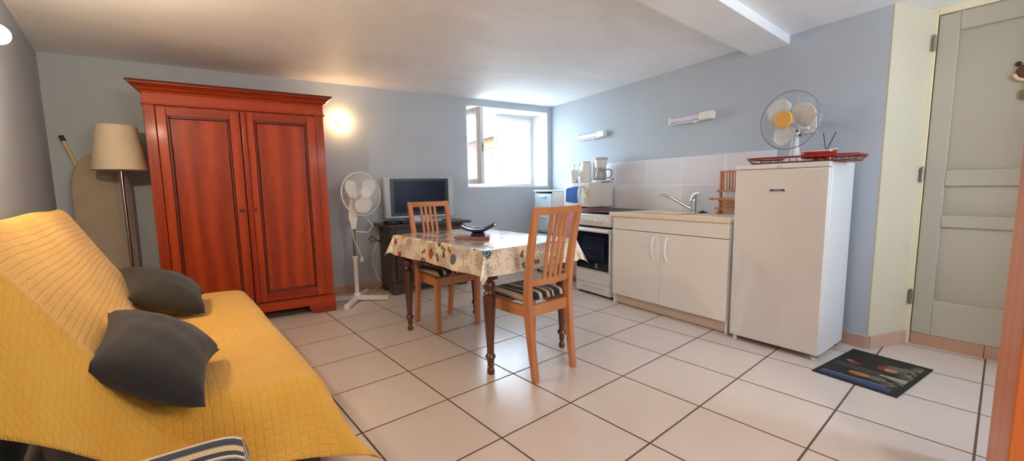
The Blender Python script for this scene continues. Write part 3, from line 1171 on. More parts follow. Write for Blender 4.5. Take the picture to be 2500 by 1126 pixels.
# ---------------------------------------------------------------- globe wall lamps
def wall_lamp(label, base_pt, out, mat, rad=0.047, stand=0.032):
    o = thing('wall_lamp', label, 'lamp', base_pt, 0, 'round wall lamps')
    ov = Vector(out).normalized()
    mm = MB()
    mm.lathe([(0.040, 0.0), (0.042, 0.012), (0.034, 0.022), (0.020, 0.026), (0.020, stand + 0.008), (0, stand + 0.008)], (0, 0, 0), ov, 28)
    mm.build('lamp_base', M['white_plastic'], o)
    mm = MB()
    mm.lathe([(rad * math.sin(a), -rad * math.cos(a)) for a in [PI * k / 14 for k in range(15)]], ov * (stand + rad), ov, 28)
    mm.build('globe', mat, o)
    return o
bn = Vector((-math.sin(BA), math.cos(BA), 0))
ln = Vector((-math.sin(LA), math.cos(LA), 0))
bp = CORNER + Vector((math.cos(BA), math.sin(BA), 0)) * -2.70
bp.z = 1.79
wall_lamp('lit round wall lamp on the back wall right of the wardrobe', bp, -bn, M['lamp_glow'])
lp = LEFT_C + Vector((math.cos(LA), math.sin(LA), 0)) * 2.22
lp.z = 1.712
wall_lamp('lit round wall lamp on the left wall above the sofa', lp, ln, M['lamp_glow_near'], 0.038, 0.06)

# ---------------------------------------------------------------- standing fan
def fan_head(parent, c, facing, rad, wire_mat, blade_mat, cap_mat, cap_r, motor_mat, n_wire=54, wire=0.0011, rim=0.0045, n_blade=3, phase=0.5, depth=0.075):
    f = Vector(facing).normalized()
    ref = Vector((0, 0, 1))
    s = f.cross(ref).normalized()
    u = s.cross(f)
    c = Vector(c)
    mm = MB()
    # wires of the front and the rear basket
    for k in range(n_wire):
        a = 2 * PI * k / n_wire
        e = s * math.cos(a) + u * math.sin(a)
        tw = s * math.cos(a + 0.25) + u * math.sin(a + 0.25)
        mm.tube([c + tw * (cap_r * 0.9) + f * depth, c + tw * (rad * 0.62) + f * depth * 0.93, c + e * (rad * 0.93) + f * depth * 0.45, c + e * rad], wire, 4, caps=False)
        if k % 2 == 0:
            mm.tube([c + e * (rad * 0.25) - f * depth * 0.9, c + e * (rad * 0.7) - f * depth * 0.85, c + e * rad], wire, 4, caps=False)
    for rr, dd in ((0.62, 0.93), (0.36, 0.99)):
        mm.tube([c + (s * math.cos(a) + u * math.sin(a)) * rad * rr + f * depth * dd for a in [2 * PI * k / 48 for k in range(48)]], wire, 5, closed=True)
    mm.build('grille', wire_mat, parent)
    mm = MB()
    mm.tube([c + (s * math.cos(a) + u * math.sin(a)) * rad for a in [2 * PI * k / 64 for k in range(64)]], rim, 8, closed=True)
    mm.build('grille_rim', wire_mat, parent)
    mm = MB()
    mm.lathe([(cap_r, depth - 0.004), (cap_r * 1.02, depth + 0.004), (cap_r * 0.9, depth + 0.010), (0, depth + 0.012)], c, f, 32)
    cap = mm.build('centre_cap', cap_mat, parent)
    for b in range(n_blade):
        a0 = phase + 2 * PI * b / n_blade
        P = []
        for i in range(9):
            t = i / 8
            rr = 0.03 + (rad * 0.90 - 0.03) * t
            half = R(18) + R(31) * math.sin(PI * min(1, t * 1.02) ** 0.8) * (1 if t < 0.97 else 0.6)
            if i == 8:
                half = R(20)
            row = []
            for j in range(7):
                q = j / 6 * 2 - 1
                a = a0 + q * half + 0.22 * t
                row.append(c + (s * math.cos(a) + u * math.sin(a)) * (rr * (1 - 0.05 * q * q * t)) + f * (0.004 - q * 0.020 * (0.5 + t * 0.5)))
            P.append(row)
        mm = MB()
        mm.grid(P)
        mm.build('fan_blade', blade_mat, parent, solid=0.002)
    mm = MB()
    mm.lathe([(0, 0.04), (0.028, 0.036), (0.03, 0.0), (0.02, -0.03)], c, f, 24)
    mm.build('hub', blade_mat, parent)
    mm = MB()
    mm.lathe([(0.045, -0.055), (0.058, -0.075), (0.058, -0.13), (0.045, -0.17), (0.02, -0.185), (0, -0.187)], c, f, 28)
    mm.build('motor_housing', motor_mat, parent)
    return s, u, f, c


fan = thing('pedestal_fan', 'white pedestal fan on a cross foot beside the wardrobe', 'fan', (-0.92, 0.355, 0), 0)
legs = [(math.cos(R(q)), math.sin(R(q))) for q in (322, 54, 142, 232)]
for lx, ly in legs:
    d = Vector((lx, ly, 0))
    d.normalize()
    nrm_ = Vector((-d.y, d.x, 0))
    L = 0.29 if (lx, ly) != legs[3] else 0.235
    m = MB()
    a, b = d * 0.012, d * L
    w = 0.017
    m.hexa([a - nrm_ * w + Vector((0, 0, .012)), b - nrm_ * w + Vector((0, 0, .004)), b + nrm_ * w + Vector((0, 0, .004)), a + nrm_ * w + Vector((0, 0, .012))],
           [a - nrm_ * w + Vector((0, 0, .058)), b - nrm_ * w + Vector((0, 0, .044)), b + nrm_ * w + Vector((0, 0, .044)), a + nrm_ * w + Vector((0, 0, .058))])
    lg = m.build('leg', M['white_plastic'], fan, bevel=0.003)
    m = MB()
    e0, e1 = d * (L - 0.002), d * (L + 0.012)
    w = 0.020
    m.hexa([e0 - nrm_ * w, e1 - nrm_ * w, e1 + nrm_ * w, e0 + nrm_ * w],
           [e0 - nrm_ * w + Vector((0, 0, .048)), e1 - nrm_ * w + Vector((0, 0, .048)), e1 + nrm_ * w + Vector((0, 0, .048)), e0 + nrm_ * w + Vector((0, 0, .048))])
    m.build('foot_cap', M['white_plastic'], lg, bevel=0.003)
m = MB()
m.lathe([(0.035, 0.02), (0.036, 0.07), (0.028, 0.085), (0.0215, 0.09), (0.0205, 0.41), (0.024, 0.415), (0.026, 0.445), (0.02, 0.45), (0, 0.45)], n=24)
m.build('pole', M['white_plastic'], fan)
m = MB()
m.cyl((0, 0, 0.44), (0, 0, 0.73), 0.0125, n=16)
m.build('inner_pole', M['steel'], fan)
m = MB()
m.hexa([(-0.022, -0.024, 0.715), (0.022, -0.024, 0.715), (0.022, 0.024, 0.715), (-0.022, 0.024, 0.715)],
       [(-0.032, -0.042, 0.80), (0.032, -0.042, 0.80), (0.032, 0.042, 0.80), (-0.032, 0.042, 0.80)])
m.hexa([(-0.032, -0.042, 0.80), (0.032, -0.042, 0.80), (0.032, 0.042, 0.80), (-0.032, 0.042, 0.80)],
       [(-0.028, -0.034, 0.96), (0.028, -0.034, 0.96), (0.028, 0.034, 0.96), (-0.028, 0.034, 0.96)])
box = m.build('control_box', M['white_plastic'], fan, bevel=0.008)
box.rotation_euler = (0, 0, R(-14))
for k in range(4):
    m = MB()
    m.box(0.031, 0.038, -0.010, 0.010, 0.825 + k * 0.022, 0.838 + k * 0.022)
    m.build('speed_button', M['white_enamel'], box, bevel=0.002)
m = MB()
m.cyl((-0.01, 0, 0.95), (-0.01, 0, 1.06), 0.018, n=16)
m.build('neck', M['white_plastic'], fan)
fan_head(fan, (0.10, 0.06, 1.055), (1.0, 0.22, 0.10), 0.205, M['white_plastic'], M['white_plastic'], M['white_enamel'], 0.052, M['white_plastic'], phase=R(-102), n_wire=72, wire=0.0011, rim=0.0055)
capm = Matrix.Translation((0.100 + 0.086, 0.06 + 0.019, 1.055 + 0.008)) @ Vector((1.0, 0.22, 0.10)).to_track_quat('Z', 'Y').to_matrix().to_4x4()
m = MB()
m.tube([(0.02, 0.02, 0.90), (0.06, 0.10, 0.84), (0.09, 0.16, 0.74), (0.06, 0.12, 0.68), (0.0, 0.03, 0.69)], 0.004, 8)
m.tube([(0.0, -0.02, 0.76), (0.02, -0.01, 0.62), (0.05, 0.04, 0.47), (0.055, 0.045, 0.44)], 0.0035, 8)
m.lathe([(0.006, 0.04), (0.012, 0.03), (0.016, 0.0), (0.0, -0.004)], (0.056, 0.046, 0.40), n=12)
m.build('power_cord', M['white_plastic'], fan)

# ---------------------------------------------------------------- television stand, television, box
TA = R(85.0)
tvo = Vector((-0.830, 1.142, 0))
ts = thing('tv_stand', 'dark oak low cabinet carrying the television', 'cabinet', tvo, TA)
tw, td, th = 0.43, 0.375, 0.735
m = MB()
m.box(-tw, tw, 0.012, td, 0.085, th - 0.03)
m.build('carcass', M['tv_wood'], ts, bevel=0.003)
m = MB()
m.box(-tw - 0.055, tw + 0.055, -0.045, td + 0.01, th - 0.028, th)
m.build('top', M['tv_wood'], ts, bevel=0.006)
for sx in (-1, 1):
    m = MB()
    x0, x1 = (-tw, -0.012) if sx < 0 else (0.012, tw)
    m.box(x0 + 0.045, x1 - 0.01 if sx < 0 else x1 - 0.045, -0.006, 0.014, 0.15, th - 0.20)
    if sx > 0:
        pass
    d = m.build('door', M['tv_wood'], ts, bevel=0.004)
    m = MB()
    xa, xb = (x0 + 0.10, x1 - 0.06) if sx < 0 else (x0 + 0.06, x1 - 0.10)
    m.hexa([(xa, -0.006, 0.21), (xb, -0.006, 0.21), (xb, -0.006, th - 0.26), (xa, -0.006, th - 0.26)],
           [(xa + 0.03, -0.016, 0.24), (xb - 0.03, -0.016, 0.24), (xb - 0.03, -0.016, th - 0.29), (xa + 0.03, -0.016, th - 0.29)])
    m.build('raised_panel', M['tv_wood'], d)
    m = MB()
    kx = -0.045 if sx < 0 else 0.045
    m.lathe([(0.005, 0), (0.006, 0.01), (0.013, 0.018), (0.010, 0.026), (0, 0.028)], (kx, -0.006, 0.36), (0, -1, 0), 14)
    m.build('knob', M['steel'], d)
    m = MB()
    m.box(x0 + 0.045, x1 - 0.01 if sx < 0 else x1 - 0.045, -0.004, 0.014, th - 0.18, th - 0.055)
    d = m.build('drawer', M['tv_wood'], ts, bevel=0.004)
    m = MB()
    m.lathe([(0.005, 0), (0.006, 0.01), (0.013, 0.018), (0.010, 0.026), (0, 0.028)], ((x0 + x1) / 2, -0.004, th - 0.118), (0, -1, 0), 14)
    m.build('knob', M['steel'], d)
m = MB()
m.prism(bracket(-tw - 0.004, tw + 0.004, 0.12, 0.09, 0.06), -0.004, 0.02, 'y')
m.prism(bracket(0.021, td, 0.12, 0.07, 0.06), -tw - 0.004, -tw + 0.02, 'x')
m.prism(bracket(0.021, td, 0.12, 0.07, 0.06), tw - 0.02, tw + 0.004, 'x')
m.build('base', M['tv_wood'], ts, bevel=0.003)

tv_c = Vector((-1.035, 1.150, th))
tv = thing('television', 'silver framed flat television on the dark oak cabinet', 'television', tv_c, BA)
TW, T0, T1 = 0.393, 0.052, 0.482
m = MB()
m.box(-TW, TW, 0.0, 0.07, T0, T1)
m.box(-TW * 0.6, TW * 0.6, 0.07, 0.10, T0 + 0.06, T1 - 0.06)
m.build('housing', M['silver'], tv, bevel=0.008)
m = MB()
m.box(-TW + 0.062, TW - 0.062, -0.004, 0.004, T0 + 0.016, T1 - 0.008)
m.build('bezel', M['black'], tv, bevel=0.002)
m = MB()
m.box(-TW + 0.10, TW - 0.10, -0.0062, -0.003, T0 + 0.052, T1 - 0.035)
m.build('screen', M['screen'], tv)
for sx in (-1, 1):
    m = MB()
    x0, x1 = (-TW + 0.008, -TW + 0.060) if sx < 0 else (TW - 0.060, TW - 0.008)
    m.box(x0, x1, -0.005, 0.004, T0 + 0.012, T1 - 0.008)
    m.build('speaker', plain('speaker_grey' if sx < 0 else 'speaker_grey_b', (186, 191, 198), 0.5, 0.0), tv, bevel=0.003)
m = MB()
m.box(-TW, TW, -0.006, 0.002, T0 - 0.002, T0 + 0.012)
m.build('lower_edge', M['silver'], tv, bevel=0.003)
text_mesh('brand_lettering', 'PHILIPS', 0.0095, M['black'], tv, Matrix.Translation((-TW + 0.034, -0.0056, T0 + 0.055)) @ FRONT)
text_mesh('model_lettering', 'LCD TV', 0.0075, M['silver'], tv, Matrix.Translation((-TW + 0.115, -0.0050, T0 + 0.030)) @ FRONT)
m = MB()
m.box(-0.10, 0.10, 0.01, 0.05, 0.010, T0 + 0.02)
m.box(-0.235, 0.215, -0.07, 0.13, 0.0, 0.013)
m.build('foot', M['silver'], tv, bevel=0.004)
m = MB()
m.box(-0.015, 0.015, -0.0066, -0.004, T0 + 0.020, T0 + 0.028)
m.build('control_logo', M['silver'], tv)

stb = thing('set_top_box', 'flat black round-ended box at the left end of the tv cabinet', 'box', (-0.955, 0.765, th), TA)
m = MB()
pts = [(0.085 * math.cos(a) * 1.0, 0.085 * math.sin(a)) for a in [2 * PI * k / 28 for k in range(28)]]
m.prism(pts, 0.003, 0.036, 'z')
m.build('casing', M['black'], stb, bevel=0.004)
m = MB()
m.prism([(x * 0.8, y * 0.8) for x, y in pts], 0.0, 0.0035, 'z')
m.build('foot', M['rubber'], stb)
ex = thing('media_player', 'small black box under the left edge of the television', 'box', (-0.94, 0.915, th), TA)
m = MB()
m.box(-0.055, 0.055, -0.05, 0.05, 0.004, 0.026)
m.build('casing', M['black'], ex, bevel=0.003)
m = MB()
m.box(-0.045, 0.045, -0.04, 0.04, 0.0, 0.005)
m.build('foot', M['rubber'], ex)

cab_ = thing('cable', 'white cable hanging behind the left side of the tv cabinet', 'cable', (-1.20, 0.66, 0), 0)
m = MB()
m.tube([(0.055, 0.03, 0.60), (0.05, 0.0, 0.50), (0.06, -0.04, 0.42), (0.05, -0.05, 0.30), (0.07, -0.01, 0.17), (0.10, 0.03, 0.10), (0.02, -0.03, 0.012), (-0.05, -0.16, 0.012), (-0.055, -0.10, 0.05)], 0.004, 8)
m.build('white_lead', M['white_plastic'], cab_)
m = MB()
m.tube([(0.09, 0.05, 0.56), (0.10, -0.05, 0.55), (0.10, -0.09, 0.585), (0.09, -0.06, 0.61), (0.08, 0.0, 0.565), (0.075, 0.05, 0.54)], 0.004, 8)
m.build('black_lead', M['black'], cab_)

# ---------------------------------------------------------------- dining table and cloth
TX0, TX1, TY0, TY1, TH = 0.165, 1.322, 0.282, 1.030, 0.748
tcx, tcy = (TX0 + TX1) / 2, (TY0 + TY1) / 2
table = thing('dining_table', 'dark walnut dining table with turned legs', 'table', (tcx, tcy, 0), 0)
m = MB()
m.box(TX0 - tcx + .004, TX1 - tcx - .004, TY0 - tcy + .004, TY1 - tcy - .004, TH - 0.024, TH - 0.002)
m.build('tabletop', M['table_wood'], table, bevel=0.004)
leg_xy = [(0.229, 0.350), (0.229, 0.968), (1.263, 0.350), (1.263, 0.962)]
m = MB()
for (x0, x1, y0, y1) in ((0.215, 1.277, 0.338, 0.360), (0.215, 1.277, 0.952, 0.974), (0.217, 0.240, 0.36, 0.952), (1.252, 1.275, 0.36, 0.952)):
    m.box(x0 - tcx, x1 - tcx, y0 - tcy, y1 - tcy, 0.585, TH - 0.024)
m.build('apron', M['table_wood'], table, bevel=0.003)
lprof = [(0.0, 0.0), (0.016, 0.0), (0.021, 0.008), (0.022, 0.022), (0.016, 0.034), (0.012, 0.040), (0.017, 0.052), (0.019, 0.075), (0.017, 0.088), (0.026, 0.096), (0.031, 0.108), (0.026, 0.120), (0.019, 0.128),
         (0.020, 0.15), (0.034, 0.38), (0.037, 0.46), (0.035, 0.470), (0.026, 0.478), (0.034, 0.487), (0.026, 0.497), (0.024, 0.505), (0.033, 0.520), (0.036, 0.540), (0.030, 0.556), (0.022, 0.563), (0.032, 0.570), (0.032, 0.580), (0.0, 0.580)]
for lx, ly in leg_xy:
    m = MB()
    m.lathe(lprof, (lx - tcx, ly - tcy, 0), n=28)
    m.box(lx - tcx - 0.036, lx - tcx + 0.036, ly - tcy - 0.036, ly - tcy + 0.036, 0.572, TH - 0.024)
    m.build('leg', M['table_wood'], table)

OV = 0.145
def cloth_pt(u, v):
    lx, ly = TX1 - TX0, TY1 - TY0
    cu, cv = min(max(u, 0), lx), min(max(v, 0), ly)
    du, dv = u - cu, v - cv
    d = math.hypot(du, dv)
    z = TH + 0.002
    if d < 1e-6:
        return (TX0 + cu, TY0 + cv, z)
    phi = abs(math.sin(2 * math.atan2(dv, du)))
    along = cu + cv
    wob = 0.012 * math.sin(along * 9 + (2 if du else 0)) * (d / OV)
    if abs(dv) > 0 and du == 0:
        wob += 0.006 * math.sin(cu * 23)
    flare = 0.006 + d * (0.12 + 0.30 * phi) + wob * (1 - phi)
    # rounded shoulder
    drop = d if d > 0.02 else d * d / 0.02 * 0.6 + d * 0.4
    k = math.sqrt(max(0.2, 1 - (0.12 + 0.30 * phi) ** 2))
    drop *= k * (0.94 if phi > 0.01 else 1.0)
    return (TX0 + cu + du / d * flare, TY0 + cv + dv / d * flare, z - drop)
def axis_pts(L, n):
    a = [-OV, -OV * .8, -OV * .6, -OV * .4, -OV * .22, -0.018, -0.008]
    return a + [L * k / n for k in range(n + 1)] + [L + 0.008, L + 0.018] + [L + OV * q for q in (.22, .4, .6, .8, 1.0)]
US, VS = axis_pts(TX1 - TX0, 48), axis_pts(TY1 - TY0, 32)
P = [[cloth_pt(u, v) for v in VS] for u in US]
UV = [[(u, v) for v in VS] for u in US]
m = MB()
m.grid([[(p[0] - tcx, p[1] - tcy, p[2] - TH) for p in row] for row in P], UV)
cl = m.build('tablecloth', M['oilcloth'], loc=(tcx, tcy, TH), angle=60)
tag(cl, 'cream oilcloth printed with grey, red and teal flowers on the table', 'tablecloth')

BR = R(49.8)
bk = thing('book', 'rose-brown book under the navy bowl on the table', 'book', (0.815, 0.560, TH + 0.003), BR)
m = MB()
m.box(-0.108, 0.108, -0.075, 0.078, 0.003, 0.017)
m.build('pages', M['paper'], bk)
m = MB()
m.box(-0.113, 0.112, -0.082, 0.082, 0.0, 0.003)
m.box(-0.113, 0.112, -0.082, 0.082, 0.017, 0.020)
m.box(-0.113, 0.112, -0.084, -0.078, 0.0, 0.020)
m.build('cover', M['book'], bk, bevel=0.001)
m = MB()
m.box(-0.126, -0.114, -0.06, -0.05, 0.008, 0.026)
m.build('clasp', M['steel'], bk, bevel=0.002)

bowl = thing('bowl', 'navy glazed square bowl with upturned corners on a small foot', 'bowl', (0.835, 0.585, TH + 0.023), BR)
m = MB()
N = 28
def bowl_z(x, y):
    return 0.024 + 0.036 * abs(x) ** 2.2 + 0.016 * abs(y) ** 2
P = [[((i / N * 2 - 1) * 0.124 * (1 - 0.06 * (j / N * 2 - 1) ** 2), (j / N * 2 - 1) * 0.100, bowl_z(i / N * 2 - 1, j / N * 2 - 1)) for j in range(N + 1)] for i in range(N + 1)]
m.grid(P)
m.build('dish', M['navy'], bowl, solid=0.010)
m = MB()
m.hexa([(-0.05, -0.04, 0), (0.05, -0.04, 0), (0.05, 0.04, 0), (-0.05, 0.04, 0)], [(-0.040, -0.034, 0.024), (0.040, -0.034, 0.024), (0.040, 0.034, 0.024), (-0.040, 0.034, 0.024)])
m.build('foot', M['navy'], bowl, bevel=0.005)

# ---------------------------------------------------------------- dining chairs (front towards local +x)
def post_x(z):
    # foot splayed back, upright at the seat, raked at the top
    pts = [(0.0, -0.240), (0.20, -0.212), (0.42, -0.188), (0.55, -0.192), (0.75, -0.222), (0.99, -0.272)]
    for (z0, x0), (z1, x1) in zip(pts, pts[1:]):
        if z <= z1:
            t = (z - z0) / (z1 - z0)
            return x0 + (x1 - x0) * t
    return pts[-1][1]
def make_chair(label):
    c = thing('dining_chair', label, 'chair', (0, 0, 0), 0, 'beech dining chairs with striped seats')
    for sy in (-1, 1):
        P = []
        zs = [0, .08, .16, .24, .32, .40, .45, .50, .58, .66, .74, .82, .90, .97, .99]
        mm = MB()
        rings = []
        for z in zs:
            x = post_x(z)
            dp = 0.017 + 0.010 * max(0, 1 - abs(z - 0.42) / 0.42) - (0.004 if z > .9 else 0)
            yy = sy * (0.157 + 0.014 * z)
            w = 0.0165
            rings.append([(x - dp, yy - w, z), (x + dp, yy - w, z), (x + dp, yy + w, z), (x - dp, yy + w, z), (x - dp, yy - w, z)])
        mm.grid(rings)
        mm.bm.faces.new([mm.bm.verts.new(p) for p in rings[0][:4]])
        mm.bm.faces.new([mm.bm.verts.new(p) for p in rings[-1][:4]])
        mm.build('back_leg', M['oak'], c, bevel=0.004)
        mm = MB()
        fy = sy * 0.180
        mm.hexa([(0.130, fy - .017, 0), (0.164, fy - .017, 0), (0.164, fy + .017, 0), (0.130, fy + .017, 0)],
                [(0.125, fy - .019, 0.425), (0.168, fy - .019, 0.425), (0.168, fy + .019, 0.425), (0.125, fy + .019, 0.425)])
        mm.build('front_leg', M['oak'], c, bevel=0.004)
        mm = MB()
        mm.hexa([(-0.17, sy * .163 - .011, .365), (0.128, sy * .180 - .011, .365), (0.128, sy * .180 + .011, .365), (-0.17, sy * .163 + .011, .365)],
                [(-0.17, sy * .163 - .011, .43), (0.128, sy * .180 - .011, .43), (0.128, sy * .180 + .011, .43), (-0.17, sy * .163 + .011, .43)])
        mm.build('side_rail', M['oak'], c, bevel=0.003)
    mm = MB()
    mm.box(0.136, 0.158, -0.162, 0.162, .365, .43)
    mm.build('front_rail', M['oak'], c, bevel=0.003)
    mm = MB()
    mm.box(-0.200, -0.178, -0.148, 0.148, .365, .43)
    mm.build('rear_rail', M['oak'], c, bevel=0.003)
    def bowed(z, h, th_, half, bow, name):
        mm = MB()
        P = []
        for i in range(15):
            t = i / 14 * 2 - 1
            y = t * half
            x = post_x(z) - bow * (1 - t * t)
            P.append([(x - th_, y, z - h), (x + th_, y, z - h), (x + th_, y, z + h), (x - th_, y, z + h), (x - th_, y, z - h)])
        mm.grid(P)
        mm.bm.faces.new([mm.bm.verts.new(p) for p in P[0][:4]])
        mm.bm.faces.new([mm.bm.verts.new(p) for p in P[-1][:4]])
        return mm.build(name, M['oak'], c, bevel=0.003)
    bowed(0.967, 0.021, 0.010, 0.158, 0.026, 'top_rail')
    bowed(0.560, 0.018, 0.010, 0.150, 0.022, 'lower_rail')
    for k in range(4):
        y = (-0.063 + 0.042 * k)
        mm = MB()
        P = []
        for i in range(9):
            z = 0.572 + (0.950 - 0.572) * i / 8
            q = y / 0.155
            x = post_x(z) - 0.025 * (1 - q * q)
            P.append([(x - .007, y - .011, z), (x + .007, y - .011, z), (x + .007, y + .011, z), (x - .007, y + .011, z), (x - .007, y - .011, z)])
        mm.grid(P)
        mm.build('slat', M['oak'], c, bevel=0.003)
    # padded seat
    mm = MB()
    P, UV = [], []
    N = 22
    for i in range(N + 1):
        row, ur = [], []
        a = i / N * 2 - 1
        for j in range(N + 1):
            b = j / N * 2 - 1
            x = -0.008 + a * 0.180
            half = 0.176 + 0.016 * (a + 1) / 2 - 0.012
            if a < -0.8:
                half -= 0.018 * (-0.8 - a) / 0.2
            y = b * (half + 0.012)
            e = max(abs(a), abs(b))
            dome = (1 - abs(a) ** 5) * (1 - abs(b) ** 5)
            z = 0.452 + 0.042 * dome ** 0.32
            sh = 1 - 0.03 * (1 - dome ** 0.3)
            row.append((x * sh, y * sh, z))
            ur.append((x + 1, y))
        P.append(row)
        UV.append(ur)
    mm.grid(P, UV)
    mm.build('seat', M['stripe'], c, solid=0.02)
    return c

ch = make_chair('beech dining chair with striped seat on the far side of the table, before the television')
ch.location = (0.312, 0.650, 0)
copy_tree(ch, (1.280, 0.628, 0), PI, 'beech dining chair with its slatted back to the camera at the near table end')

# low padded stool covered in the same cloth, cut off by the lower edge of the view
stool = thing('footstool', 'stool with navy and cream striped padded seat at the near end of the yellow sofa', 'stool', (2.094, -1.140, 0), R(86))
for sx in (-1, 1):
    for sy in (-1, 1):
        m = MB()
        lx, ly = sx * 0.160, sy * 0.145
        m.hexa([(lx - .015, ly - .015, 0), (lx + .015, ly - .015, 0), (lx + .015, ly + .015, 0), (lx - .015, ly + .015, 0)],
               [(lx - .020, ly - .020, 0.425), (lx + .020, ly - .020, 0.425), (lx + .020, ly + .020, 0.425), (lx - .020, ly + .020, 0.425)])
        m.build('leg', M['oak'], stool, bevel=0.004)
m = MB()
m.box(-0.172, 0.172, -0.157, 0.157, 0.380, 0.430)
m.build('seat_frame', M['oak'], stool, bevel=0.004)
m = MB()
P, UV = [], []
N = 24
for i in range(N + 1):
    row, ur = [], []
    for j in range(N + 1):
        a, b = i / N * 2 - 1, j / N * 2 - 1
        dome = (1 - abs(a) ** 6) * (1 - abs(b) ** 6)
        sh = 1 + 0.03 * dome ** 0.5 - 0.03
        row.append((a * 0.192 * sh, b * 0.182 * sh, 0.434 + 0.074 * dome ** 0.28))
        ur.append((a * 0.19 + 1, b * 0.18 + 0.0825 + 0.5 * (0.072 * (1 - dome ** 0.28)) * (1 if b > 0 else -1)))
    P.append(row)
    UV.append(ur)
m.grid(P, UV)
m.build('seat', M['stripe'], stool, solid=0.02)


# ---------------------------------------------------------------- sofa and throw
sofa = thing('sofa', 'reclining sofa with dark base under the yellow throw', 'sofa', (0.65, -1.1, 0), 0)
sx0, sx1 = -0.17 - 0.65, 1.47 - 0.65
yo = 1.1
m = MB()
m.box(sx0 + 0.05, sx1 + 0.13, -1.30 + yo, -0.69 + yo, 0.0, 0.20)
m.build('base', M['black'], sofa, bevel=0.01)
m = MB()
m.box(sx0 + 0.02, sx1 - 0.0, -1.20 + yo, -0.71 + yo, 0.20, 0.405)
m.build('seat_cushion', M['stripe'], sofa, bevel=0.03, segs=3)
m = MB()
m.prism([(-1.23 + yo, 0.24), (-1.16 + yo, 0.40), (-1.47 + yo, 0.965), (-1.512 + yo, 0.945), (-1.40 + yo, 0.55), (-1.36 + yo, 0.24)], sx0 + 0.02, sx1 - 0.01, 'x')
m.build('backrest', plain('grey_ticking', (120, 110, 100), 0.9, var=0.25, scale=14), sofa, bevel=0.02)

# throw: a cross-section carried along the sofa, hanging over both ends
sec = [(-1.528, 0.62), (-1.528, 0.80), (-1.527, 0.95), (-1.522, 0.995), (-1.505, 1.013), (-1.478, 0.995), (-1.45, 0.945), (-1.40, 0.855), (-1.35, 0.763), (-1.30, 0.672), (-1.25, 0.580),
       (-1.21, 0.508), (-1.185, 0.466), (-1.165, 0.445), (-1.13, 0.432), (-1.08, 0.430), (-1.0, 0.433), (-0.93, 0.436), (-0.85, 0.437), (-0.78, 0.435), (-0.72, 0.432), (-0.685, 0.422), (-0.662, 0.398),
       (-0.648, 0.35), (-0.635, 0.28), (-0.622, 0.20), (-0.612, 0.12)]
def x_end(y, near):
    if near:
        pts = [(-1.6, 1.50), (-1.17, 1.50), (-1.08, 1.525), (-0.95, 1.585), (-0.8, 1.60), (-0.66, 1.58), (-0.5, 1.58)]
    else:
        pts = [(-1.6, -0.36), (-1.48, -0.34), (-1.28, -0.21), (-1.17, -0.19), (-0.66, -0.20), (-0.5, -0.20)]
    for (y0, a0), (y1, a1) in zip(pts, pts[1:]):
        if y <= y1:
            t = max(0, (y - y0) / (y1 - y0))
            return a0 + (a1 - a0) * t
    return pts[-1][1]
def ridge(y, d):
    # the cloth bunches up along the near edge of the backrest
    if y > -1.10 or d > 0.25:
        return 0.0
    return 0.034 * math.exp(-(d / 0.055) ** 2) * min(1.0, (-1.10 - y) / 0.07)
def corner_flare(x, y, z):
    if y < -0.70 or x < 0.9:
        return 0.0
    return 0.022 * ((x - 0.9) / 0.68) ** 2 * max(0.0, (0.44 - z) / 0.32) ** 0.8
NX = 70
rows, uvr = [], []
acc = [0]
for a, b in zip(sec, sec[1:]):
    acc.append(acc[-1] + math.hypot(b[0] - a[0], b[1] - a[1]))
def hem_z(y):
    # lower edge of the part hanging over the near end
    pts = [(-1.6, 0.63), (-1.41, 0.53), (-1.264, 0.402), (-1.12, 0.305), (-1.0, 0.27), (-0.75, 0.205), (-0.66, 0.16), (-0.55, 0.10)]
    for (y0, a0), (y1, a1) in zip(pts, pts[1:]):
        if y <= y1:
            t = max(0, (y - y0) / (y1 - y0))
            return a0 + (a1 - a0) * t
    return pts[-1][1]
for (y, z), s in zip(sec, acc):
    row, ur = [], []
    xe0, xe1 = x_end(y, False), x_end(y, True)
    back = y < -1.17
    # far end drape
    for k in (4, 3, 2, 1):
        t = k / 4
        dz = (z - 0.12) * t
        row.append((xe0 - 0.035 * math.sin(t * PI / 2) - 0.02 * t, y, z - dz - 0.012))
        ur.append((-dz, s))
    for k in range(NX + 1):
        t = k / NX
        x = xe0 + (xe1 - xe0) * t
        zz_ = z + 0.004 * math.sin(x * 7 + y * 9) * (1 if z > 0.42 else 0.5)
        edge = min(t, 1 - t) * (xe1 - xe0)
        if edge < 0.03:
            zz_ -= 0.012 * (1 - edge / 0.03) ** 2
        yy = y
        if y > -0.67:
            yy += 0.020 * math.sin(x * 6.5) * (0.45 - z)
        yy += corner_flare(x, y, z)
        rg_ = ridge(y, xe1 - x)
        row.append((x, yy + 0.87 * rg_, zz_ + 0.48 * rg_))
        ur.append((x - xe0, s))
    rows.append(row)
    uvr.append(ur)
m = MB()
m.grid([[(p[0] - 0.65, p[1] + yo, p[2]) for p in row] for row in rows], uvr)
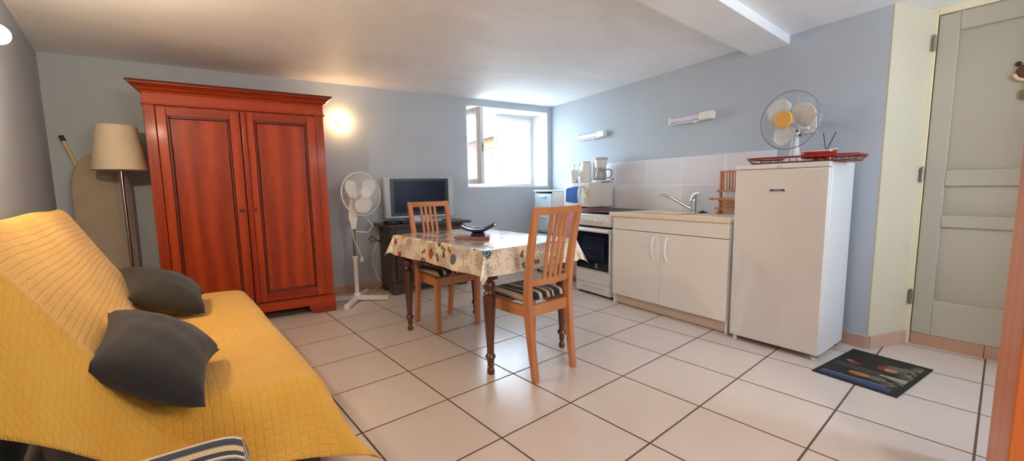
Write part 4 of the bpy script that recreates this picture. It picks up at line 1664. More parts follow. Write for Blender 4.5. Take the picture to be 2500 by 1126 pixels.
def end_drape(kind):
    ys = [y for y, z in sec]
    st_rows, st_uv = [], []
    if kind == 'seat':
        items = [(y, z, sx_, x_end(y, True)) for (y, z), sx_ in zip(sec, acc) if y >= -1.17]
    else:
        items = [(y, z, sx_, x_end(y, True)) for (y, z), sx_ in zip(sec, acc) if y <= -1.16]
        y0, z0, s0, x0 = items[-1]
        for k in range(1, 9):       # the fold that falls on in front of the seat end
            y = y0 + 0.15 * k / 8
            items.append((y, z0 - 0.165 * k / 8, s0 + 0.18 * k / 8, x0 + 0.105 * k / 8))
    for y, z, s_, xe1 in items:
        hz = hem_z(y)
        row, ur = [], []
        for k in range(0, 13):
            t = k / 12
            dz = max(0.0, z - hz) * t
            bulge = 0.030 * math.sin(min(1, t * 3) * PI / 2)
            yy = y
            if kind == 'seat':
                front = max(0.0, (y + 1.0) / 0.4)
                bulge += 0.10 * t * front ** 1.3 + 0.015 * t
                bulge += 0.022 * math.sin(y * 21 + 1.0) * t
                yy = y + 0.085 * t * max(0, (y + 0.72) / 0.12) + corner_flare(xe1, y, z)
            else:
                bulge += 0.085 * t + 0.012 * math.sin(y * 30) * t
            if k == 0:
                zz_ = z + 0.004 * math.sin(xe1 * 7 + y * 9) * (1 if z > 0.42 else 0.5) - 0.012
                if y > -0.67:
                    yy += 0.020 * math.sin(xe1 * 6.5) * (0.45 - z)
                rg_ = ridge(y, 0.0)
                row.append((xe1, yy + 0.87 * rg_, zz_ + 0.48 * rg_))
            else:
                rg_ = ridge(y, 0.0) * (1 - t)
                row.append((xe1 + bulge, yy + 0.87 * rg_, z - 0.014 - dz + 0.48 * rg_))
            ur.append((x_end(y, True) - x_end(y, False) + dz, s_))
        st_rows.append(row)
        st_uv.append(ur)
    m.grid([[(p[0] - 0.65, p[1] + yo, p[2]) for p in row] for row in st_rows], st_uv)
end_drape('seat')
end_drape('back')
th_o = m.build('throw', M['throw'], loc=(0.65, -1.1, 0), angle=75, subsurf=1)
sd = th_o.modifiers.new('solid', 'SOLIDIFY')
sd.thickness = 0.006
sd.offset = 1
tag(th_o, 'mustard yellow quilted throw spread over the sofa', 'throw')


def pillow(label, A, D, Cc, B, thick, seed, near=-0.10):
    A, B, Cc, D = Vector(A), Vector(B), Vector(Cc), Vector(D)
    cen = (A + B + Cc + D) / 4
    nrm_ = ((D - A).cross(B - A)).normalized()
    if nrm_.z < 0:
        nrm_ = -nrm_
    rnd = random.Random(seed)
    N = 26
    top, bot = [], []
    uvs = []
    for i in range(N + 1):
        rt, rb = [], []
        for j in range(N + 1):
            u, v = i / N, j / N
            a, b = u * 2 - 1, v * 2 - 1
            # edges curve inwards between the corners
            pu = 0.5 + 0.5 * a * (1 - (near if a > 0 else 0.03) * (1 - b * b))
            pv = 0.5 + 0.5 * b * (1 - (0.17 if b > 0 else 0.12) * (1 - a * a))
            p = A * (1 - pu) * (1 - pv) + D * pu * (1 - pv) + Cc * pu * pv + B * (1 - pu) * pv
            h = ((1 - a ** 2) * (1 - b ** 2)) ** 0.42
            wr = 0.004 * math.sin(9 * a + 5 * b + seed) * math.sin(7 * b - 3 * a) * h
            rt.append(p + nrm_ * (thick * h + wr))
            rb.append(p - nrm_ * (thick * 0.60 * h))
        top.append(rt)
        bot.append(rb)
    base = Vector((cen.x, cen.y, 0.45))
    mm = MB()
    mm.grid([[p - base for p in r] for r in top])
    mm.grid([[p - base for p in r] for r in bot])
    o = mm.build('cushion', M['pillow'], loc=base, angle=80)
    tag(o, label, 'cushion', 'charcoal cushions on the sofa')
    return o


pillow('large charcoal cushion at the near end of the yellow sofa', (1.04, -1.245, 0.66), (1.525, -1.270, 0.615), (1.665, -1.010, 0.462), (1.20, -0.930, 0.480), 0.110, 3)
pillow('charcoal cushion farther back on the sofa, in front of the wardrobe', (-0.02, -1.27, 0.68), (0.34, -1.225, 0.57), (0.48, -0.925, 0.465), (0.04, -0.90, 0.480), 0.115, 5)

# ---------------------------------------------------------------- kitchen run
CA = R(-5.96)
CO = Vector((0.83, 2.136, 0))
def wall_gap(lx):
    """distance from the cabinet front line to the kitchen wall at local x"""
    return 0.600 - 0.0812 * lx
sink = thing('sink_cabinet', 'cream white sink base cabinet with two doors', 'cabinet', CO, CA)
CW = 1.088
m = MB()
m.box(0.0, 0.018, 0.0, 0.52, 0.0, 0.813)
m.box(CW - 0.018, CW, 0.0, 0.50, 0.0, 0.813)
m.box(0.018, CW - 0.018, 0.48, 0.495, 0.1, 0.813)
m.box(0.018, CW - 0.018, 0.02, 0.48, 0.095, 0.111)
m.build('carcass', M['melamine'], sink, bevel=0.001)
m = MB()
m.box(0.018, CW - 0.018, 0.028, 0.044, 0.004, 0.094)
m.build('plinth', M['plinth'], sink, bevel=0.001)
m = MB()
m.box(0.004, CW - 0.004, -0.016, 0.002, 0.704, 0.812)
m.build('front_panel', M['melamine'], sink, bevel=0.002)
for k, (x0, x1, hx) in enumerate(((0.006, 0.5125, 0.455), (0.5155, CW - 0.004, 0.583))):
    m = MB()
    m.box(x0, x1, -0.018, 0.0, 0.096, 0.699)
    d = m.build('door', M['melamine'], sink, bevel=0.002)
    m = MB()
    pts = []
    for i in range(13):
        t = i / 12
        z = 0.468 + 0.200 * t
        pts.append((hx, -0.020 - 0.032 * math.sin(PI * t) ** 0.6, z))
    m.tube(pts, [0.009 + 0.002 * math.sin(PI * i / 12) for i in range(13)], 10)
    m.build('handle', M['white_plastic'], d)

# sink worktop with basin
top = thing('sink_worktop', 'cream resin sink worktop with basin and drainer', 'worktop', CO, CA)
zt0, zt1 = 0.815, 0.849
m = MB()
bx0, bx1, by0, by1 = 0.16, 0.58, 0.10, 0.42
TWx0, TWx1 = -0.043, 1.088
m.box(TWx0, TWx1, -0.026, by0, zt0, zt1)
m.hexa([(TWx0, by1, zt0), (TWx1, by1, zt0), (TWx1, wall_gap(TWx1) - .012, zt0), (TWx0, wall_gap(TWx0) - .012, zt0)],
       [(TWx0, by1, zt1), (TWx1, by1, zt1), (TWx1, wall_gap(TWx1) - .012, zt1), (TWx0, wall_gap(TWx0) - .012, zt1)])
m.box(TWx0, bx0, by0, by1, zt0, zt1)
m.box(bx1, TWx1, by0, by1, zt0, zt1)
m.build('worktop_slab', M['counter'], top, bevel=0.007, segs=3)
m = MB()
bd_ = 0.16
P = []
for k, (ins, dz) in enumerate(((-0.018, 0.004), (-0.008, 0.006), (0.0, 0.002), (0.012, -0.03), (0.03, -bd_ + .02), (0.06, -bd_))):
    x0, x1, y0, y1 = bx0 + ins, bx1 - ins, by0 + ins, by1 - ins
    P.append([(x0, y0, zt1 + dz), (x1, y0, zt1 + dz), (x1, y1, zt1 + dz), (x0, y1, zt1 + dz), (x0, y0, zt1 + dz)])
m.grid(P)
m.bm.faces.new([m.bm.verts.new(p) for p in P[-1][:4]])
m.build('basin', M['counter'], top, bevel=0.006)
m = MB()
for k in range(7):
    m.tube([(0.66 + k * 0.05, 0.14, zt1 + 0.001), (0.66 + k * 0.05, 0.40, zt1 + 0.001)], 0.004, 8)
m.build('drainer_ribs', M['counter'], top)
m = MB()
m.tube([(TWx0 + .01, -0.018, zt1 + 0.002), (TWx1, -0.018, zt1 + 0.002)], 0.007, 10)
m.build('front_lip', M['counter'], top)

# tap
tp = CO + Vector((math.cos(CA), math.sin(CA), 0)) * 0.500 + Vector((-math.sin(CA), math.cos(CA), 0)) * 0.46
tp.z = zt1
tap = thing('mixer_tap', 'chrome single-lever kitchen tap on the sink worktop', 'tap', tp, CA)
tap.scale = (1.22, 1.22, 1.22)
m = MB()
m.lathe([(0, 0), (0.028, 0), (0.028, 0.008), (0.022, 0.014), (0.021, 0.060), (0.024, 0.075), (0.024, 0.095), (0.016, 0.112), (0, 0.114)], n=24)
m.build('tap_body', M['chrome'], tap)
m = MB()
m.tube([(-0.01, -0.01, 0.028), (-0.06, -0.05, 0.065), (-0.12, -0.10, 0.112), (-0.150, -0.125, 0.128), (-0.172, -0.143, 0.128), (-0.180, -0.150, 0.112)], [0.012, 0.011, 0.010, 0.010, 0.010, 0.0105], 12)
m.build('spout', M['chrome'], tap)
m = MB()
m.tube([(0.0, 0.0, 0.095), (0.008, -0.004, 0.118), (0.030, -0.018, 0.138), (0.056, -0.034, 0.142)], [0.022, 0.019, 0.012, 0.007], 12)
m.build('lever', M['chrome'], tap)
stp = thing('sink_plug', 'flat black rubber plug behind the tap on the worktop', 'plug', tp + Vector((0.100, -0.03, 0.0)), 0)
m = MB()
m.lathe([(0, 0), (0.036, 0), (0.038, 0.006), (0.034, 0.012), (0.012, 0.013), (0.010, 0.020), (0, 0.021)], n=24)
m.build('stopper', M['rubber'], stp)
m = MB()
m.tube([(0.008 * math.cos(a), 0, 0.022 + 0.008 * math.sin(a)) for a in [2 * PI * k / 12 for k in range(12)]], 0.0015, 6, closed=True)
m.build('ring', M['steel'], stp)

# dish rack
rk = thing('dish_rack', 'folded wooden dish rack standing between tap and fridge', 'dish rack', CO + Vector((math.cos(CA), math.sin(CA), 0)) * 0.835 + Vector((-math.sin(CA), math.cos(CA), 0)) * 0.44 + Vector((0, 0, zt1 + 0.001)), CA)
rw = 0.26
for x in (-0.085, rw - 0.085):
    m = MB()
    m.box(x - 0.009, x + 0.009, 0.0, 0.020, 0.0, 0.355)
    m.build('upright', M['rack_wood'], rk, bevel=0.003)
def rail(z, y0, y1, x0=-0.10, x1=rw - 0.07, h=0.009):
    mm = MB()
    mm.box(x0, x1, y0, y1, z - h, z + h)
    mm.build('rail', M['rack_wood'], rk, bevel=0.003)
rail(0.346, -0.004, 0.026, -0.095)
rail(0.190, -0.030, 0.024, -0.10)
rail(0.125, -0.055, -0.035, -0.150)
rail(0.045, -0.030, 0.024, -0.115)
for k in range(9):
    x = -0.062 + 0.0235 * k
    m = MB()
    m.cyl((x, 0.010, 0.190), (x, 0.010, 0.346), 0.0058, n=10)
    m.build('dowel', M['rack_wood'], rk)
    m = MB()
    m.cyl((x - 0.012, -0.045, 0.125), (x + 0.012, 0.0, 0.045), 0.0065, n=10)
    m.build('dowel', M['rack_wood'], rk)
m = MB()
m.box(-0.10, -0.075, -0.03, 0.05, 0.0, 0.022)
m.build('foot', M['rack_wood'], rk, bevel=0.003)

# cooker
SA = R(-7.5)
SO = Vector((0.768, 2.166, 0))
sdx, sdy = Vector((math.cos(SA), math.sin(SA), 0)), Vector((-math.sin(SA), math.cos(SA), 0))
SW = 0.492
st_ = thing('cooker', 'white gas cooker with dark oven door and closed glass lid', 'cooker', SO - sdx * (SW / 2), SA)
h = SW / 2
m = MB()
m.box(-h, h, 0.030, 0.56, 0.02, 0.822)
m.build('body', M['white_enamel'], st_, bevel=0.005)
m = MB()
m.box(-h + 0.006, h - 0.006, 0.045, 0.075, 0.0, 0.022)
m.build('plinth', M['black'], st_)
m = MB()
m.prism([(0.032, 0.700), (0.004, 0.704), (0.000, 0.720), (0.012, 0.815), (0.032, 0.823)], -h, h, 'x')
pan = m.build('control_panel', M['white_enamel'], st_, bevel=0.004)
for k in range(6):
    x = -0.155 + k * 0.068
    m = MB()
    m.lathe([(0.020, 0.0), (0.020, 0.006), (0.016, 0.010), (0.015, 0.026), (0.012, 0.028), (0, 0.028)], (x, 0.004, 0.756), (0, -1, 0.10), 18)
    m.box(x - 0.003, x + 0.003, -0.028, -0.018, 0.744, 0.774)
    m.build('knob', M['white_plastic'], pan)
m = MB()
m.box(-h + 0.004, h - 0.004, 0.020, 0.032, 0.684, 0.702)
m.build('vent_gap', M['black'], st_)
m = MB()
m.box(-h + 0.004, h - 0.004, 0.000, 0.030, 0.250, 0.682)
od = m.build('oven_door', M['white_enamel'], st_, bevel=0.005)
m = MB()
m.box(-h + 0.020, h - 0.020, -0.004, 0.002, 0.264, 0.645)
m.build('oven_glass', M['black_gloss'], od, bevel=0.002)
m = MB()
m.box(-h + 0.095, h - 0.075, -0.0050, -0.003, 0.36, 0.60)
m.build('oven_window', plain('oven_window_glass', (30, 40, 62), 0.08, var=0.15, coat=0.5), od)
m = MB()
m.box(-h + 0.11, h - 0.09, -0.0056, -0.0048, 0.470, 0.475)
m.box(-h + 0.11, h - 0.09, -0.0056, -0.0048, 0.500, 0.504)
m.build('oven_shelf', M['steel'], od)
m = MB()
m.prism([(0.0, 0.640), (-0.034, 0.646), (-0.036, 0.664), (-0.028, 0.676), (0.0, 0.680)], -h + 0.006, h - 0.006, 'x')
m.build('oven_handle', M['white_enamel'], od, bevel=0.003)
m = MB()
m.tube([(0.065 + 0.013 * math.cos(a), -0.0045, 0.318 + 0.013 * math.sin(a)) for a in [2 * PI * k / 24 for k in range(24)]], 0.0016, 6, closed=True)
m.build('brand_ring', M['silver'], od)
text_mesh('brand_letter', 'i', 0.022, M['silver'], od, Matrix.Translation((0.065, -0.0045, 0.318)) @ FRONT)
text_mesh('brand_lettering', 'INDESIT', 0.013, M['silver'], od, Matrix.Translation((0.065, -0.0045, 0.294)) @ FRONT)
m = MB()
m.box(-h + 0.004, h - 0.004, 0.004, 0.030, 0.122, 0.246)
m.build('drawer', M['white_enamel'], st_, bevel=0.004)
m = MB()
m.box(-h + 0.002, h - 0.002, 0.008, 0.034, 0.022, 0.120)
sk = m.build('lower_skirt', M['white_enamel'], st_, bevel=0.004)
m = MB()
m.tube([(-h + 0.10, 0.008, 0.082), (h - 0.07, 0.008, 0.082)], 0.006, 8)
m.build('skirt_groove', M['silver'], sk)
m = MB()
m.box(-h + 0.006, h - 0.006, 0.02, 0.57, 0.834, 0.843)
ld = m.build('glass_lid', plain('black_lid', (20, 22, 28), 0.3, var=0.02, spec=0.3), st_, bevel=0.003)
m = MB()
m.box(-h + 0.03, h - 0.03, 0.50, 0.575, 0.822, 0.836)
m.build('lid_hinge', M['black'], st_)
m = MB()
for x in (-h + 0.05, h - 0.05):
    m.cyl((x, 0.06, 0.82), (x, 0.06, 0.835), 0.008, n=10)
m.build('lid_pad', M['rubber'], st_)

# rose coloured side cupboard left of the cooker, with the microwave on it
MA = R(-10.0)
MO = Vector((0.283, 2.456, 0))
mdx, mdy = Vector((math.cos(MA), math.sin(MA), 0)), Vector((-math.sin(MA), math.cos(MA), 0))
pc = thing('side_cupboard', 'old rose side cupboard between the cooker and plastic drawers', 'cupboard', MO - mdx * 0.225, MA)
m = MB()
m.box(-0.222, 0.095, 0.02, 0.36, 0.06, 0.838)
m.build('carcass', M['pink'], pc, bevel=0.004)
m = MB()
m.box(-0.232, 0.10, 0.0, 0.37, 0.838, 0.858)
m.build('top', M['pink'], pc, bevel=0.004)
for z0, z1 in ((0.08, 0.44), (0.45, 0.82)):
    m = MB()
    m.box(-0.215, 0.09, 0.004, 0.021, z0, z1)
    d = m.build('door', M['pink'], pc, bevel=0.004)
    m = MB()
    m.lathe([(0.006, 0), (0.006, 0.012), (0.014, 0.02), (0, 0.026)], (0.06, 0.004, z1 - 0.07), (0, -1, 0), 14)
    m.build('knob', M['black'], d)
for lx in (-0.20, 0.075):
    for ly in (0.04, 0.33):
        m = MB()
        m.cyl((lx, ly, 0), (lx, ly, 0.062), 0.015, n=12)
        m.build('foot', M['black'], pc)
mwv = thing('microwave', 'white microwave oven with blue door glass', 'microwave', MO - mdx * 0.225 + Vector((0, 0, 0.859)), MA)
hw2, mh, md = 0.225, 0.272, 0.33
m = MB()
m.box(-hw2, hw2, 0.012, md, 0.012, mh)
m.build('case', M['white_plastic'], mwv, bevel=0.006)
m = MB()
m.prism([(-hw2, 0.012), (hw2, 0.012), (hw2, 0.0), (hw2 - .14, -0.010), (0, -0.016), (-hw2 + .06, -0.012), (-hw2, 0.0)], 0.014, mh - 0.002, 'z')
m.build('front_frame', M['white_plastic'], mwv, bevel=0.004)
m = MB()
m.prism([(-hw2 + 0.050, 0.062), (-hw2 + 0.055, 0.205), (-hw2 + 0.09, 0.222), (0.0, 0.236), (0.070, 0.234), (0.070, 0.058), (0.0, 0.050)], -0.0185, -0.010, 'y')
m.build('door_glass', M['mw_blue'], mwv, bevel=0.003)
m = MB()
m.tube([(0.092, -0.014, 0.035), (0.098, -0.044, 0.075), (0.100, -0.052, 0.14), (0.098, -0.044, 0.205), (0.092, -0.014, 0.245)], [0.010, 0.012, 0.013, 0.012, 0.010], 12)
m.build('door_handle', M['white_plastic'], mwv)
m = MB()
m.box(0.125, hw2 - 0.012, -0.0065, 0.004, 0.03, 0.255)
m.build('control_panel', plain('beige_panel', (216, 208, 192), 0.4), mwv, bevel=0.003)
for z in (0.185, 0.095):
    m = MB()
    m.lathe([(0.020, 0), (0.018, 0.006), (0.016, 0.020), (0, 0.021)], (0.165, -0.006, z), (0, -1, 0), 18)
    m.box(0.162, 0.168, -0.030, -0.020, z - 0.016, z + 0.016)
    m.build('dial', M['white_plastic'], mwv)
for lx in (-0.18, 0.08):
    for ly in (0.05, 0.29):
        m = MB()
        m.cyl((lx, ly, 0), (lx, ly, 0.013), 0.012, n=10)
        m.build('foot', M['black'], mwv)
m = MB()
m.box(hw2 - 0.001, hw2 + 0.001, 0.160, 0.168, 0.020, 0.026)
m.build('screw', M['black'], mwv)

MZ = 0.859 + mh
def on_mw(lx, ly):
    p = MO - mdx * 0.225 + mdx * lx + mdy * ly
    return Vector((p.x, p.y, MZ))
ket = thing('kettle', 'white jug kettle standing on the microwave', 'kettle', on_mw(-0.068, 0.20), R(190))
m = MB()
m.lathe([(0, 0.016), (0.070, 0.016), (0.073, 0.03), (0.070, 0.12), (0.064, 0.20), (0.062, 0.225), (0.055, 0.232), (0, 0.234)], n=32)
m.build('jug', M['white_plastic'], ket)
m = MB()
m.lathe([(0, 0.0), (0.078, 0.0), (0.078, 0.010), (0.070, 0.016), (0, 0.016)], n=32)
m.build('power_base', M['white_plastic'], ket)
m = MB()
m.lathe([(0.050, 0.233), (0.046, 0.240), (0.02, 0.244), (0, 0.244)], n=28)
m.build('lid', M['steel'], ket)
m = MB()
m.tube([(0.058, 0.0, 0.215), (0.088, 0, 0.222), (0.103, 0, 0.19), (0.104, 0, 0.13), (0.092, 0, 0.085), (0.066, 0, 0.07)], [0.010, 0.011, 0.011, 0.011, 0.011, 0.009], 10)
m.build('handle', M['white_plastic'], ket)
m = MB()
m.hexa([(-0.060, -0.018, 0.18), (-0.055, -0.02, 0.18), (-0.055, 0.02, 0.18), (-0.060, 0.018, 0.18)], [(-0.082, -0.010, 0.226), (-0.05, -0.026, 0.226), (-0.05, 0.026, 0.226), (-0.082, 0.010, 0.226)])
m.build('spout', M['white_plastic'], ket, bevel=0.003)

cof = thing('coffee_maker', 'white drip coffee maker with glass jug on the microwave', 'coffee maker', on_mw(0.135, 0.225), R(55))
m = MB()
m.box(-0.085, 0.085, -0.095, 0.085, 0.0, 0.030)
m.box(-0.080, 0.080, 0.030, 0.085, 0.030, 0.235)
m.build('body', M['white_plastic'], cof, bevel=0.012, segs=3)
m = MB()
m.lathe([(0.050, 0.155), (0.060, 0.165), (0.066, 0.205), (0.072, 0.240), (0.070, 0.246), (0, 0.246)], (0, -0.020, 0), n=28)
m.build('filter_basket', M['white_plastic'], cof)
m = MB()
m.lathe([(0.074, 0.247), (0.080, 0.252), (0.080, 0.270), (0.070, 0.276), (0, 0.278)], (0, -0.012, 0), n=30)
m.build('lid', plain('grey_lid', (196, 196, 196), 0.4), cof)
m = MB()
P = [[(r * math.cos(2 * PI * k / 28), -0.022 + r * math.sin(2 * PI * k / 28), z) for r, z in ((0.050, 0.034), (0.062, 0.040), (0.066, 0.075), (0.060, 0.115), (0.048, 0.140), (0.048, 0.150))] for k in range(28)]
m.grid(P, close_u=True)
jug = m.build('glass_jug', M['glass_dark'], cof)
m = MB()
m.tube([(0.045, -0.04, 0.142), (0.075, -0.055, 0.145), (0.105, -0.070, 0.135), (0.108, -0.072, 0.085), (0.092, -0.062, 0.055), (0.060, -0.045, 0.05)], 0.0075, 10)
m.build('jug_handle', plain('grey_handle', (148, 150, 150), 0.4), jug)
m = MB()
m.lathe([(0, 0.030), (0.055, 0.030), (0.055, 0.033), (0, 0.033)], (0, -0.022, 0), n=28)
m.build('hotplate', M['black'], cof)
m = MB()
m.tube([(0.088, -0.06, 0.004), (0.10, -0.09, 0.005), (0.115, -0.095, 0.035), (0.118, -0.095, 0.05), (0.06, -0.10, 0.012), (-0.02, -0.105, 0.005)], 0.003, 8)
m.build('power_cord', M['black'], cof)

ptr = thing('kitchen_roll', 'white kitchen roll on an upright stand on the microwave', 'kitchen roll', on_mw(-0.165, 0.10), 0)
m = MB()
m.lathe([(0, 0), (0.055, 0), (0.055, 0.008), (0.01, 0.012), (0.006, 0.014), (0.006, 0.195), (0.010, 0.20), (0.008, 0.212), (0, 0.216)], n=24)
m.build('stand', M['white_plastic'], ptr)
m = MB()
m.lathe([(0.02, 0.016), (0.046, 0.016), (0.046, 0.150), (0.02, 0.150)], n=28)
m.build('roll', M['paper'], ptr)
pl_ = thing('plug', 'small grey plug lying before the kettle on the microwave', 'plug', on_mw(-0.07, 0.06), R(20))
m = MB()
m.lathe([(0, 0), (0.012, 0), (0.016, 0.012), (0.010, 0.03), (0.006, 0.032)], (0, 0, 0.0), n=16)
m.build('plug_body', plain('grey_plug', (140, 142, 146), 0.5), pl_)
m = MB()
for x in (-0.006, 0.006):
    m.cyl((x, 0, 0.03), (x, 0, 0.046), 0.002, n=8)
m.build('pin', M['steel'], pl_)

# plastic drawer tower in the corner
dt = thing('drawer_tower', 'pale blue translucent plastic drawer tower in the corner', 'drawers', (-0.565, 2.60, 0), R(-10.0))
m = MB()
w_, d_ = 0.20, 0.36
for x0, x1 in ((-w_, -w_ + 0.018), (w_ - 0.018, w_)):
    m.box(x0, x1, 0.0, d_, 0.03, 1.035)
m.box(-w_ + 0.018, w_ - 0.018, d_ - 0.01, d_, 0.03, 1.035)
for k in range(5):
    z = 0.03 + k * 0.25
    if z < 1.03:
        m.box(-w_ + 0.018, w_ - 0.018, 0.0, d_ - 0.01, z, z + 0.012)
m.build('frame', M['white_plastic'], dt, bevel=0.003)
m = MB()
m.box(-w_ - 0.012, w_ + 0.012, -0.012, d_ + 0.008, 1.035, 1.055)
m.build('top', M['white_plastic'], dt, bevel=0.006)
for k in range(4):
    z = 0.046 + k * 0.25
    m = MB()
    m.box(-w_ + 0.022, w_ - 0.022, -0.008, d_ - 0.03, z, z + 0.215)
    d = m.build('drawer', M['blue_clear'], dt, bevel=0.008)
    m = MB()
    m.box(-0.06, 0.06, -0.022, -0.006, z + 0.165, z + 0.185)
    m.build('handle', M['white_plastic'], d, bevel=0.004)
for lx in (-w_ + 0.03, w_ - 0.03):
    for ly in (0.03, d_ - 0.03):
        m = MB()
        m.cyl((lx, ly, 0), (lx, ly, 0.032), 0.016, n=12)
        m.build('caster', M['black'], dt)

# ---------------------------------------------------------------- wall lights and socket over the worktop
def strip_light(label, s0, s1, z):
    c0 = CORNER + Vector((math.cos(KA), math.sin(KA), 0)) * ((s0 + s1) / 2)
    c0.z = z
    o = thing('strip_light', label, 'wall light', c0, KA, 'white strip lights on the kitchen wall')
    hl = (s1 - s0) / 2
    mm = MB()
    mm.box(hl - 0.125, hl, -0.062, 0.0, -0.034, 0.034)
    mm.build('switch_box', M['white_plastic'], o, bevel=0.010, segs=3)
    mm = MB()
    mm.box(-hl, -hl + 0.022, -0.055, 0.0, -0.032, 0.032)
    mm.build('end_cap', M['white_plastic'], o, bevel=0.004)
    mm = MB()
    mm.prism([(0.0, -0.026), (-0.03, -0.030), (-0.052, -0.018), (-0.056, 0.0), (-0.052, 0.020), (-0.03, 0.030), (0.0, 0.028)], -hl + 0.022, hl - 0.125, 'x')
    mm.build('diffuser', M['lilac_diffuser'], o)
    mm = MB()
    mm.box(-hl + 0.02, hl - 0.12, -0.045, 0.0, -0.036, -0.026)
    mm.build('under_rail', M['white_plastic'], o, bevel=0.002)
    mm = MB()
    mm.lathe([(0.016, 0), (0.016, 0.008), (0.008, 0.014), (0, 0.014)], (0.05, -0.032, -0.034), (0, 0, -1), 16)
    mm.build('pull_switch', M['white_plastic'], o)
    return o
strip_light('white strip light above the microwave, nearest the corner', 0.60, 1.105, 1.685)
strip_light('white strip light above the tap, left of the table fan', 1.985, 2.440, 1.688)

so = CORNER + Vector((math.cos(KA), math.sin(KA), 0)) * 3.172
so.z = 1.487
soc = thing('wall_socket', 'white wall socket half hidden behind the table fan', 'socket', so, KA)
m = MB()
m.box(-0.044, 0.044, -0.011, 0.0, -0.041, 0.041)
m.build('plate', M['white_plastic'], soc, bevel=0.004)
m = MB()
m.lathe([(0.021, 0.0), (0.021, -0.004), (0.0, -0.004)], (0, -0.0112, 0), (0, 1, 0), 24)
m.build('socket_well', plain('shadow_white', (205, 204, 200), 0.5), soc)
m = MB()
m.box(-0.052, 0.006, -0.046, -0.010, -0.020, 0.024)
m.build('adapter', M['white_plastic'], soc, bevel=0.006)

# ---------------------------------------------------------------- fridge and the things on it
FA = R(-3.5)
FO = Vector((1.948, 1.970, 0))
fdx, fdy = Vector((math.cos(FA), math.sin(FA), 0)), Vector((-math.sin(FA), math.cos(FA), 0))
FWd, FD, FH = 0.535, 0.455, 1.221
fr = thing('fridge', 'white undercounter-style fridge standing right of the sink', 'fridge', FO + fdx * (FWd / 2), FA)
hf = FWd / 2
m = MB()
m.box(-hf, hf, 0.045, FD, 0.030, FH - 0.004)
m.build('cabinet', M['white_enamel'], fr, bevel=0.006)
m = MB()
m.box(-hf, hf, 0.0, 0.040, 0.032, FH - 0.034)
d = m.build('door', M['fridge'], fr, bevel=0.008, segs=3)
m = MB()
m.box(-hf + 0.008, hf - 0.008, 0.039, 0.047, 0.04, FH - 0.04)
m.build('door_seal', plain('grey_seal', (176, 178, 182), 0.6), d)
m = MB()
m.box(-hf - 0.001, hf + 0.001, -0.001, FD, FH - 0.032, FH)
m.build('top', M['white_enamel'], fr, bevel=0.006)
m = MB()
m.box(-0.055, 0.045, -0.005, 0.001, FH - 0.178, FH - 0.160)
bdg = m.build('badge', M['silver'], d, bevel=0.006)
m = MB()
m.box(-0.045, 0.038, -0.0058, -0.0045, FH - 0.1755, FH - 0.1635)
m.build('badge_plate', plain('dark_badge', (46, 40, 34), 0.4), bdg)
text_mesh('brand_lettering', 'thomson', 0.0135, M['silver'], bdg, Matrix.Translation((-0.0035, -0.0062, FH - 0.1695)) @ FRONT)
m = MB()
m.box(-0.02, 0.02, -0.004, 0.004, FH - 0.026, FH - 0.014)
m.build('lid_catch', M['silver'], fr, bevel=0.003)
for lx in (-hf + 0.03, hf - 0.03):
    for ly in (0.03, FD - 0.05):
        m = MB()
        m.cyl((lx, ly, 0), (lx, ly, 0.034), 0.014, n=12)
        m.build('foot', M['white_plastic'] if ly < .1 else M['black'], fr)
m = MB()
m.box(hf - 0.035, hf - 0.004, 0.005, 0.04, 0.02, 0.033)
m.build('lower_hinge', M['steel'], fr)

# wicker tray across the fridge top
tr = thing('tray', 'red-brown wicker tray on top of the fridge', 'tray', FO + fdx * 0.350 + fdy * 0.150 + Vector((0, 0, FH)), R(-1))
tl_, td_ = 0.285, 0.14
m = MB()
m.box(-tl_ + 0.02, tl_ - 0.02, -td_ + 0.015, td_ - 0.015, 0.0, 0.006)
m.build('tray_floor', M['red_wicker'], tr)
m = MB()
def rr_loop(a, b, z, r=0.05, n=6):
    pts = []
    for cx, cy, s in ((a - r, b - r, 0), (-a + r, b - r, 1), (-a + r, -b + r, 2), (a - r, -b + r, 3)):
        for k in range(n + 1):
            an = s * PI / 2 + k / n * PI / 2
            pts.append((cx + r * math.cos(an), cy + r * math.sin(an), z))
    return pts
m.tube(rr_loop(tl_ + 0.01, td_ + 0.008, 0.036), 0.0065, 8, closed=True)
m.build('tray_rim', M['red_wicker'], tr)
m = MB()
lp_ = rr_loop(tl_ - 0.012, td_ - 0.01, 0.006)
hp_ = rr_loop(tl_ + 0.01, td_ + 0.008, 0.034)
for k in range(0, len(lp_)):
    m.tube([lp_[k], hp_[k]], 0.0022, 5)
for a, b in ((0, 0),):
    for q in range(1, 12):
        x = -tl_ + 0.05 + q * (2 * tl_ - 0.10) / 12
        for sy in (-1, 1):
            m.tube([(x, sy * (td_ - 0.01), 0.006), (x, sy * (td_ + 0.008), 0.034)], 0.0022, 5)
m.tube(lp_, 0.004, 6, closed=True)
m.build('tray_bars', M['wicker'], tr)

